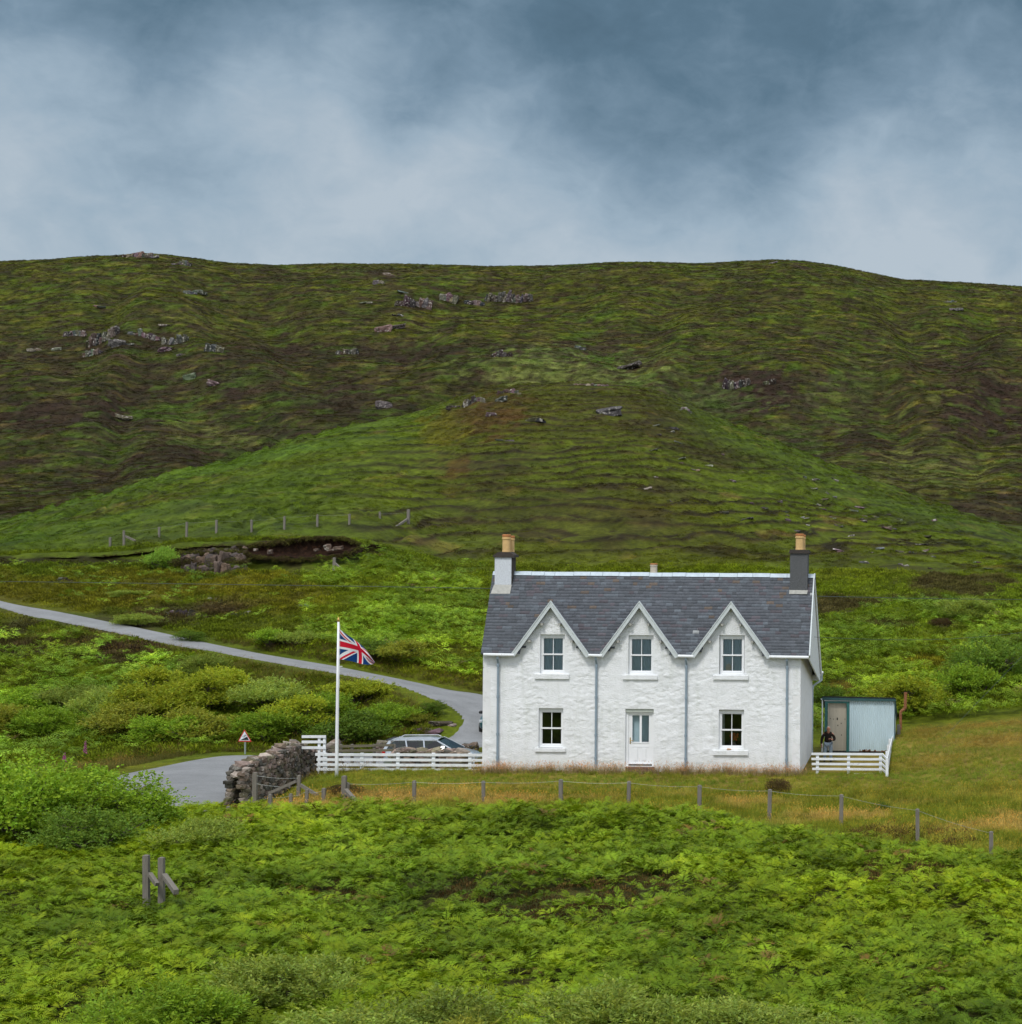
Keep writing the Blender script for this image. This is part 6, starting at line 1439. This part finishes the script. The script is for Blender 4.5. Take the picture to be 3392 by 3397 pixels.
# ---------------------------------------------------------------- overhead line, stay wire
def overhead():
    pr=on(3560,2500,83.0); pl=on(-260,2300,96.0); mp=pmat('creosoted_pole',(.11,.085,.06),var=.25,scale=5.,rough=.9,stretch=(3,3,.3))
    top=None; ends=[]
    for p,lab,zt in ((pr,'wooden power pole standing beyond the right edge of the view',zv(3560,1990,83.)),(pl,'wooden power pole standing beyond the left edge of the view',zv(-260,1925,96.))):
        t=thing('power_pole',lab,'power pole',p); mb=MB(); mb.tube([(p.x,p.y,p.z-.3),(p.x,p.y,zt+.35)],[.14,.09],10); mb.build('pole',mp,t); mb=MB(); mb.lathe((p.x,p.y-.12,zt-.1),[(.02,0),(.05,.03),(.035,.07),(.05,.1),(.02,.14)],8); mb.build('insulator',M_CAP,t); ends.append(Vector((p.x,p.y-.12,zt)))
    a,b=ends; pts=[]
    m1=at(2750,1979,74.0)
    seg=[b,at(1500,1950,78.),at(2000,1965,76.),m1,at(3100,1986,78.),a]
    mb=MB(); mb.tube(crom(seg,8),.012,5,cap=False); tag(mb.build('overhead_wire',M_CABLE,None),'thin dark overhead power wire passing the cottage roof','wire')
    g=on(3128,2480,76.5); mb=MB(); mb.tube([g,Vector((pr.x-.15,pr.y,zv(3560,2010,83.)))],.006,5,cap=False); tag(mb.build('stay_wire',M_CABLE,None),'grey green stay wire slanting up from the rough grass at the right','wire')
    s=at(2692,2113,73.1); s.x=HX1+.25; mb=MB(); e=Vector((pr.x-.1,pr.y,zv(3560,2075,83.))); mb.tube([s.lerp(e,k/8)-Vector((0,0,.35*math.sin(math.pi*k/8))) for k in range(9)],.008,5,cap=False); tag(mb.build('service_cable',M_CABLE,None),'thin black service cable leaving the cottage gable over the bracken','cable')
overhead()
# ---------------------------------------------------------------- cars
M_TYRE=pmat('tyre_rubber',(.02,.02,.02),var=.2,rough=.9); M_RIM=pmat('alloy_rim',(.45,.46,.47),rough=.3,metal=.8)
M_CGLASS=glass_mat('car_glass',(.22,.33,.32)); M_BLACK=pmat('black_plastic',(.015,.015,.017),rough=.5)
M_RED=pmat('red_lamp_lens',(.50,.02,.02),rough=.25); M_LAMP=pmat('clear_lamp_lens',(.6,.63,.66),rough=.15); M_CHROME=pmat('bright_trim',(.6,.62,.65),rough=.4,metal=.5)
def carpaint(name,c):
    m=pmat(name,c,var=.04,scale=2.,rough=.3,metal=.55); m.node_tree.nodes['Principled BSDF'].inputs['Coat Weight'].default_value=.6; return m
def car(label,loc,rz,paint,L=4.5,Wd=1.78):
    t=thing('parked_car',label,'car',(0,0,0))
    k=L/4.5
    # lower body: stations along x, section points (half width, z)
    st=[(-2.22,.60,.38,.72),(-2.18,.80,.26,.93),(-2.0,.86,.22,.98),(-1.5,.885,.2,1.0),(-.5,.89,.2,.99),(.5,.89,.2,.97),(1.05,.885,.2,.95),(1.5,.87,.21,.89),(1.95,.82,.24,.80),(2.15,.72,.28,.70),(2.25,.55,.36,.60)]
    def sec(w,z0,z1): return [(-w*.80,z0),(-w*.97,z0+.10),(-w,z0+(z1-z0)*.45),(-w*.985,z1-.10),(-w*.93,z1-.02),(-w*.80,z1+.012),(0,z1+.035),(w*.80,z1+.012),(w*.93,z1-.02),(w*.985,z1-.10),(w,z0+(z1-z0)*.45),(w*.97,z0+.10),(w*.80,z0)]
    mb=MB(); n=13
    for x,w,z0,z1 in st: mb.v+=[(x*k,y,z) for y,z in sec(w,z0,z1)]
    for i in range(len(st)-1):
        for j in range(n): mb.f.append((i*n+j,i*n+(j+1)%n,(i+1)*n+(j+1)%n,(i+1)*n+j))
    mb.f.append(tuple(range(n))); mb.f.append(tuple(reversed(range((len(st)-1)*n,len(st)*n))))
    body=mb.build('body',paint,t,smooth=True)
    body.data.materials[0]=paint
    # cabin: glass shell with pillars and roof
    cs=[(-2.12,.78,.98,1.02),(-1.86,.70,.99,1.34),(-1.62,.66,.99,1.42),(-.9,.655,.99,1.455),(-.2,.655,.99,1.46),(.35,.64,.98,1.42),(.72,.63,.965,1.28),(1.28,.72,.94,.965)]
    mb=MB()
    for x,w,z0,z1 in cs: mb.v+=[(x*k,-.80,z0),(x*k,-w,z1-.03),(x*k,w,z1-.03),(x*k,.80,z0)]
    for i in range(len(cs)-1):
        for j in range(3): mb.f.append((i*4+j,i*4+j+1,(i+1)*4+j+1,(i+1)*4+j))
    mb.build('windows',M_CGLASS,t,smooth=False)
    mb=MB(); rs=[(-2.0,.66,1.38),(-1.62,.665,1.43),(-.9,.66,1.465),(-.2,.66,1.47),(.36,.645,1.43)]
    for x,w,z in rs: mb.v+=[(x*k,-w,z-.035),(x*k,-w*.92,z),(x*k,0,z+.022),(x*k,w*.92,z),(x*k,w,z-.035)]
    for i in range(len(rs)-1):
        for j in range(4): mb.f.append((i*5+j,i*5+j+1,(i+1)*5+j+1,(i+1)*5+j))
    roof=mb.build('roof',paint,t,smooth=True)
    for s in (-1,1):
        mb=MB()
        for (a,b,w) in (((.36,.645,1.40),(1.28,.79,.95),.06),((-.28,.66,1.43),(-.20,.81,.98),.06),((-1.15,.66,1.43),(-1.02,.81,.98),.06),((-1.90,.68,1.36),(-2.12,.80,1.0),.13)):
            mb.bar((a[0]*k,s*(a[1]+.012),a[2]),(b[0]*k,s*(b[1]+.006),b[2]),.035,w,up=(1,0,0))
        mb.bar((-1.9*k,s*.672,1.40),(.36*k,s*.655,1.41),.03,.05)
        mb.build('pillars',paint,t)
        mb=MB(); mb.tube([(-1.75*k,s*.60,1.43),(-1.6*k,s*.60,1.50),(.05*k,s*.60,1.52),(.2*k,s*.59,1.46)],.018,6); mb.build('roof_rail',M_CHROME,roof)
        mb=MB(); mb.tube([(-1.98*k,s*.735,1.16),(-1.72*k,s*.69,1.385),(-.6*k,s*.675,1.415),(.36*k,s*.665,1.39),(1.18*k,s*.80,.985)],.012,5); mb.build('window_trim',M_CHROME,t)
        mb=MB(); mb.lathe((.80*k,s*1.0,.98),[(.02,-.06),(.09,-.05),(.115,.0),(.10,.07),(.03,.10)],10); mb.box(.76*k,.84*k,min(s*.84,s*.98),max(s*.84,s*.98),.95,1.0); mb.build('door_mirror',paint if Wd<0 else M_BLACK,t,smooth=True)
        mb=MB(); mb.box(-2.24*k,-2.10*k,min(s*.52,s*.83),max(s*.52,s*.83),.70,.92); mb.build('tail_lamp',M_RED,t)
        mb=MB(); mb.bar((1.95*k,s*.60,.70),(2.14*k,s*.74,.66),.16,.12); mb.build('headlight',M_LAMP,t)
        for x in (-1.38,1.38):
            mb=MB(); mb.tube([(x*k,s*.72,.31),(x*k,s*.90,.31)],.315,20); w=mb.build('wheel',M_TYRE,t); mb=MB(); mb.tube([(x*k,s*.901,.31),(x*k,s*.908,.31)],.20,14); mb.build('rim',M_RIM,w)
    mb=MB(); mb.box(-1.3*k,-.9*k,-.6,-.1,.6,1.18); mb.box(-.1*k,.15*k,-.62,-.12,.55,1.22); mb.box(-.1*k,.15*k,.12,.62,.55,1.22); mb.box(-1.3*k,-.9*k,.1,.6,.6,1.18); mb.build('seats',M_BLACK,t)
    mb=MB(); mb.bar((-2.04*k,-.62,1.40),(-2.04*k,.62,1.40),.16,.03); mb.build('roof_spoiler',M_BLACK,roof)
    t.location=loc; t.rotation_euler=(0,0,rz); return t
pc=at(1439,2520,81.3); zr=zv(1450,2443,81.3)
car('silver estate car with roof rails parked behind the boulder wall',(pc.x,81.3,zr-1.52),0,carpaint('silver_paint',(.44,.49,.54)),L=4.15)
pb=at(1590,2437,90.5); car('dark teal car whose wing mirror peeps out past the cottage corner',(pb.x+.80,90.5+1.9,zv(1590,2437,90.5)),R(-90),carpaint('dark_teal_paint',(.03,.11,.13)),L=4.1)
# ---------------------------------------------------------------- the man
def skin(name,verts,edges,m,parent,root=0,sub=2):
    me=bpy.data.meshes.new(name); me.from_pydata([v[:3] for v in verts],edges,[]); me.materials.append(m); o=link(name,me,parent); a=o.modifiers.new('skin','SKIN')
    for i,v in enumerate(verts): r_=v[3] if hasattr(v[3],'__len__') else (v[3],v[3]); me.skin_vertices[0].data[i].radius=r_; me.skin_vertices[0].data[i].use_root=(i==root)
    a.branch_smoothing=.6; a.use_smooth_shade=True; b=o.modifiers.new('sub','SUBSURF'); b.levels=sub; b.render_levels=sub; return o
def hand(verts,edges,wrist,palm_d,side,up,curl):
    """palm with five unequal curled fingers, thumb from the side"""
    w=Vector(verts[wrist][:3]); pd=Vector(palm_d).normalized(); sd=Vector(side).normalized(); n=pd.cross(sd).normalized()*curl
    pm=w+pd*.05; verts.append((*pm,(.034,.018))); ip=len(verts)-1; edges.append((wrist,ip))
    for k,l in enumerate((.068,.078,.072,.056)):
        b=pm+pd*.035+sd*(.027-.018*k); verts.append((*b,.0095)); i0=len(verts)-1; edges.append((ip,i0))
        q=b+pd*l*.5+n*l*.25; verts.append((*q,.0088)); edges.append((i0,i0+1)); q2=q+pd*l*.1+n*l*.5; verts.append((*q2,.0075)); edges.append((i0+1,i0+2))
    b=pm+sd*.038-pd*.01; verts.append((*b,.0115)); i0=len(verts)-1; edges.append((ip,i0)); q=b+sd*.014+pd*.034+n*.015; verts.append((*q,.0095)); edges.append((i0,i0+1))
def man():
    Y=74.4; f=at(2748,2538,Y); gzz=-.17; H=zv(2750,2410,Y)-gzz; S=H/1.70
    M_SKIN=pmat('weathered_skin',(.52,.24,.15),var=.12,scale=12.,rough=.6,spec=.3); M_JUMP=pmat('dark_brown_wool',(.022,.017,.014),var=.3,scale=25.,rough=.95,bump=.006,bscale=60,spec=.1); M_JEAN=pmat('faded_blue_jeans',(.26,.32,.38),var=.25,scale=9.,rough=.9,alt=(.10,.14,.22),altlo=.55,althi=.7); M_SHOE=pmat('dark_boots',(.02,.018,.016),rough=.7); M_HAIR=pmat('grey_hair',(.42,.38,.35),var=.2,scale=30.,rough=.9); M_SHADE=pmat('dark_red_spectacles',(.10,.015,.012),rough=.3)
    # local frame: faces -y, x to the picture right; body leans forward, head bowed
    V=[(0,.02,.93,.12),(0,.02,1.08,(.155,.115)),(0,.0,1.24,(.165,.12)),(0,-.03,1.38,(.12,.095)),(.01,-.075,1.455,.058),(.015,-.115,1.52,(.072,.078)),(.015,-.125,1.585,(.082,.092)),(.015,-.115,1.65,(.078,.088)),(.015,-.095,1.695,.045),
       (.015,-.215,1.565,.016),(.095,-.10,1.58,(.010,.020)),(-.065,-.10,1.58,(.010,.020))]
    E=[(0,1),(1,2),(2,3),(3,4),(4,5),(5,6),(6,7),(7,8),(6,9),(6,10),(6,11)]
    def chain(frm,pts):
        i=frm
        for p in pts: V.append(p); E.append((i,len(V)-1)); i=len(V)-1
        return i
    # his right arm (left in the picture) down to the stick; his left arm bent across the body
    ra=chain(3,[(-.17,-.02,1.36,.066),(-.235,-.03,1.20,.053),(-.265,-.055,1.06,.045),(-.275,-.11,.93,.038),(-.28,-.15,.83,.028)])
    la=chain(3,[(.17,-.02,1.36,.066),(.245,-.0,1.20,.053),(.265,-.03,1.08,.046),(.22,-.17,1.07,.038),(.17,-.27,1.10,.028)])
    rl=chain(0,[(-.10,.02,.86,.092),(-.12,.0,.66,.078),(-.13,-.03,.48,.060),(-.14,.03,.26,.052),(-.15,.06,.09,.038),(-.155,-.08,.04,.036)])
    ll=chain(0,[(.10,.02,.86,.092),(.11,-.01,.66,.078),(.115,-.02,.48,.060),(.12,.0,.26,.052),(.12,.01,.09,.038),(.125,-.13,.04,.036)])
    hand(V,E,ra,(.02,-.25,-.95),(.95,-.2,.1),1,-1); hand(V,E,la,(-.8,-.5,.25),(-.1,.2,.95),1,1)
    V[3]=(0,-.03,1.36,(.10,.08)); BX=1.14
    Vs=[(x*S*BX,y*S,z*S,(tuple(q*S for q in r) if hasattr(r,'__len__') else r*S)) for x,y,z,r in V]
    root=skin('person',Vs,E,M_SKIN,None); root.location=(f.x,Y,gzz); tag(root,'grey haired man in dark jumper and jeans, head bowed, standing before the shed door','person')
    def cl(name,pts,ed,m): return skin(name,[(x*S*BX,y*S,z*S,(tuple(q*S*1.12 for q in r) if hasattr(r,'__len__') else r*S*1.1)) for x,y,z,r in pts],ed,m,root)
    J=[(0,.02,.90,(.175,.145)),(0,.02,1.08,(.185,.145)),(0,.0,1.24,(.185,.14)),(0,-.03,1.37,(.165,.125)),(.01,-.06,1.435,.088),(.01,-.075,1.465,.07),
       (-.185,-.02,1.35,.085),(-.24,-.03,1.20,.072),(-.268,-.055,1.06,.064),(-.276,-.115,.92,.055),(-.279,-.14,.86,.046),
       (.185,-.02,1.35,.085),(.252,-.0,1.20,.072),(.27,-.03,1.08,.066),(.225,-.165,1.072,.055),(.19,-.235,1.09,.046)]
    cl('jumper',J,[(0,1),(1,2),(2,3),(3,4),(4,5),(3,6),(6,7),(7,8),(8,9),(9,10),(3,11),(11,12),(12,13),(13,14),(14,15)],M_JUMP)
    T=[(0,.02,.93,(.15,.125)),(-.10,.02,.85,.108),(-.12,.0,.66,.094),(-.13,-.03,.48,.078),(-.14,.03,.26,.07),(-.15,.055,.10,.066),(.10,.02,.85,.108),(.11,-.01,.66,.094),(.115,-.02,.48,.078),(.12,.0,.26,.07),(.12,.01,.10,.066)]
    cl('jeans',T,[(0,1),(1,2),(2,3),(3,4),(4,5),(0,6),(6,7),(7,8),(8,9),(9,10)],M_JEAN)
    for x,y in ((-.15,.055),(.12,.005)): cl('shoe',[(x,y+.04,.055,.05),(x,y-.08,.045,.048),(x*1.03,y-.17,.035,.038)],[(0,1),(1,2)],M_SHOE)
    cl('hair',[(.015,-.055,1.60,(.080,.066)),(.015,-.075,1.665,(.076,.062)),(.015,-.10,1.70,(.05,.05))],[(0,1),(1,2)],M_HAIR)
    mb=MB(); L=root.location
    for s in (-1,1): c=Vector((L.x+(.015+s*.036)*S,L.y-.212*S,L.z+1.598*S)); mb.lathe((c.x,c.y,c.z),[(.001,-.02*S),(.026*S,-.012*S),(.028*S,.01*S),(.001,.02*S)],8)
    mb.box(L.x-.07*S,L.x+.10*S,L.y-.208*S,L.y-.20*S,L.z+1.602*S,L.z+1.610*S); mb.build('spectacles',M_SHADE,root)
    hx,hy,hz=L.x-.278*S*BX,L.y-.175*S,L.z+.80*S
    mb=MB(); mb.tube([(hx-.03,hy-.07,hz+.02),(hx-.005,hy-.02,hz+.045),(hx,hy+.0,hz+.02),(hx,hy-.01,hz-.1),(hx-.01,hy-.06,gzz)],[.012,.012,.012,.011,.009],8)
    tag(mb.build('walking_stick',pmat('dark_stick_wood',(.06,.04,.03),rough=.6)),"thin dark walking stick in the man's hand",'walking stick')
    px,py,pz=L.x+.085*S*BX,L.y-.335*S,L.z+1.085*S
    mb=MB(); mb.bar((px-.01,py,pz-.08),(px+.02,py-.01,pz+.05),.055,.012,up=(0,1,0)); tag(mb.build('phone',M_BLACK),"small dark phone held up in the man's other hand",'phone')
man()
# ---------------------------------------------------------------- foxgloves on the lower bank
def foxglove(u,v,Y,h,label):
    p=on(u,v,Y); t=thing('foxglove',label,'flower',p); mb=MB(); mb.tube([p,p+Vector((.02,0,h))],[.008,.004],5); mb.build('stem',pmat('flower_stalk',(.07,.13,.03),rough=.7),t)
    mb=MB()
    for k in range(22):
        z=h*(.40+.58*k/22); a=k*2.4; r_=.05*(1-.6*k/22); c=p+Vector((.02*z/h,0,z)); d=Vector((math.cos(a),math.sin(a),-.5)); mb.tube([c,c+d*r_,c+d*r_*1.9],[.006,.018*(1-.5*k/22)+.004,.022*(1-.5*k/22)+.004],6)
    mb.build('bells',M_FOX,t)
M_FOX=pmat('pink_purple_bells',(.36,.06,.24),var=.2,rough=.6)
foxglove(282,2492,84.5,.95,'tall pink purple foxglove on the verge left of the lower road'); foxglove(213,2502,83,.6,'short pink foxglove nearer the left edge of the verge')
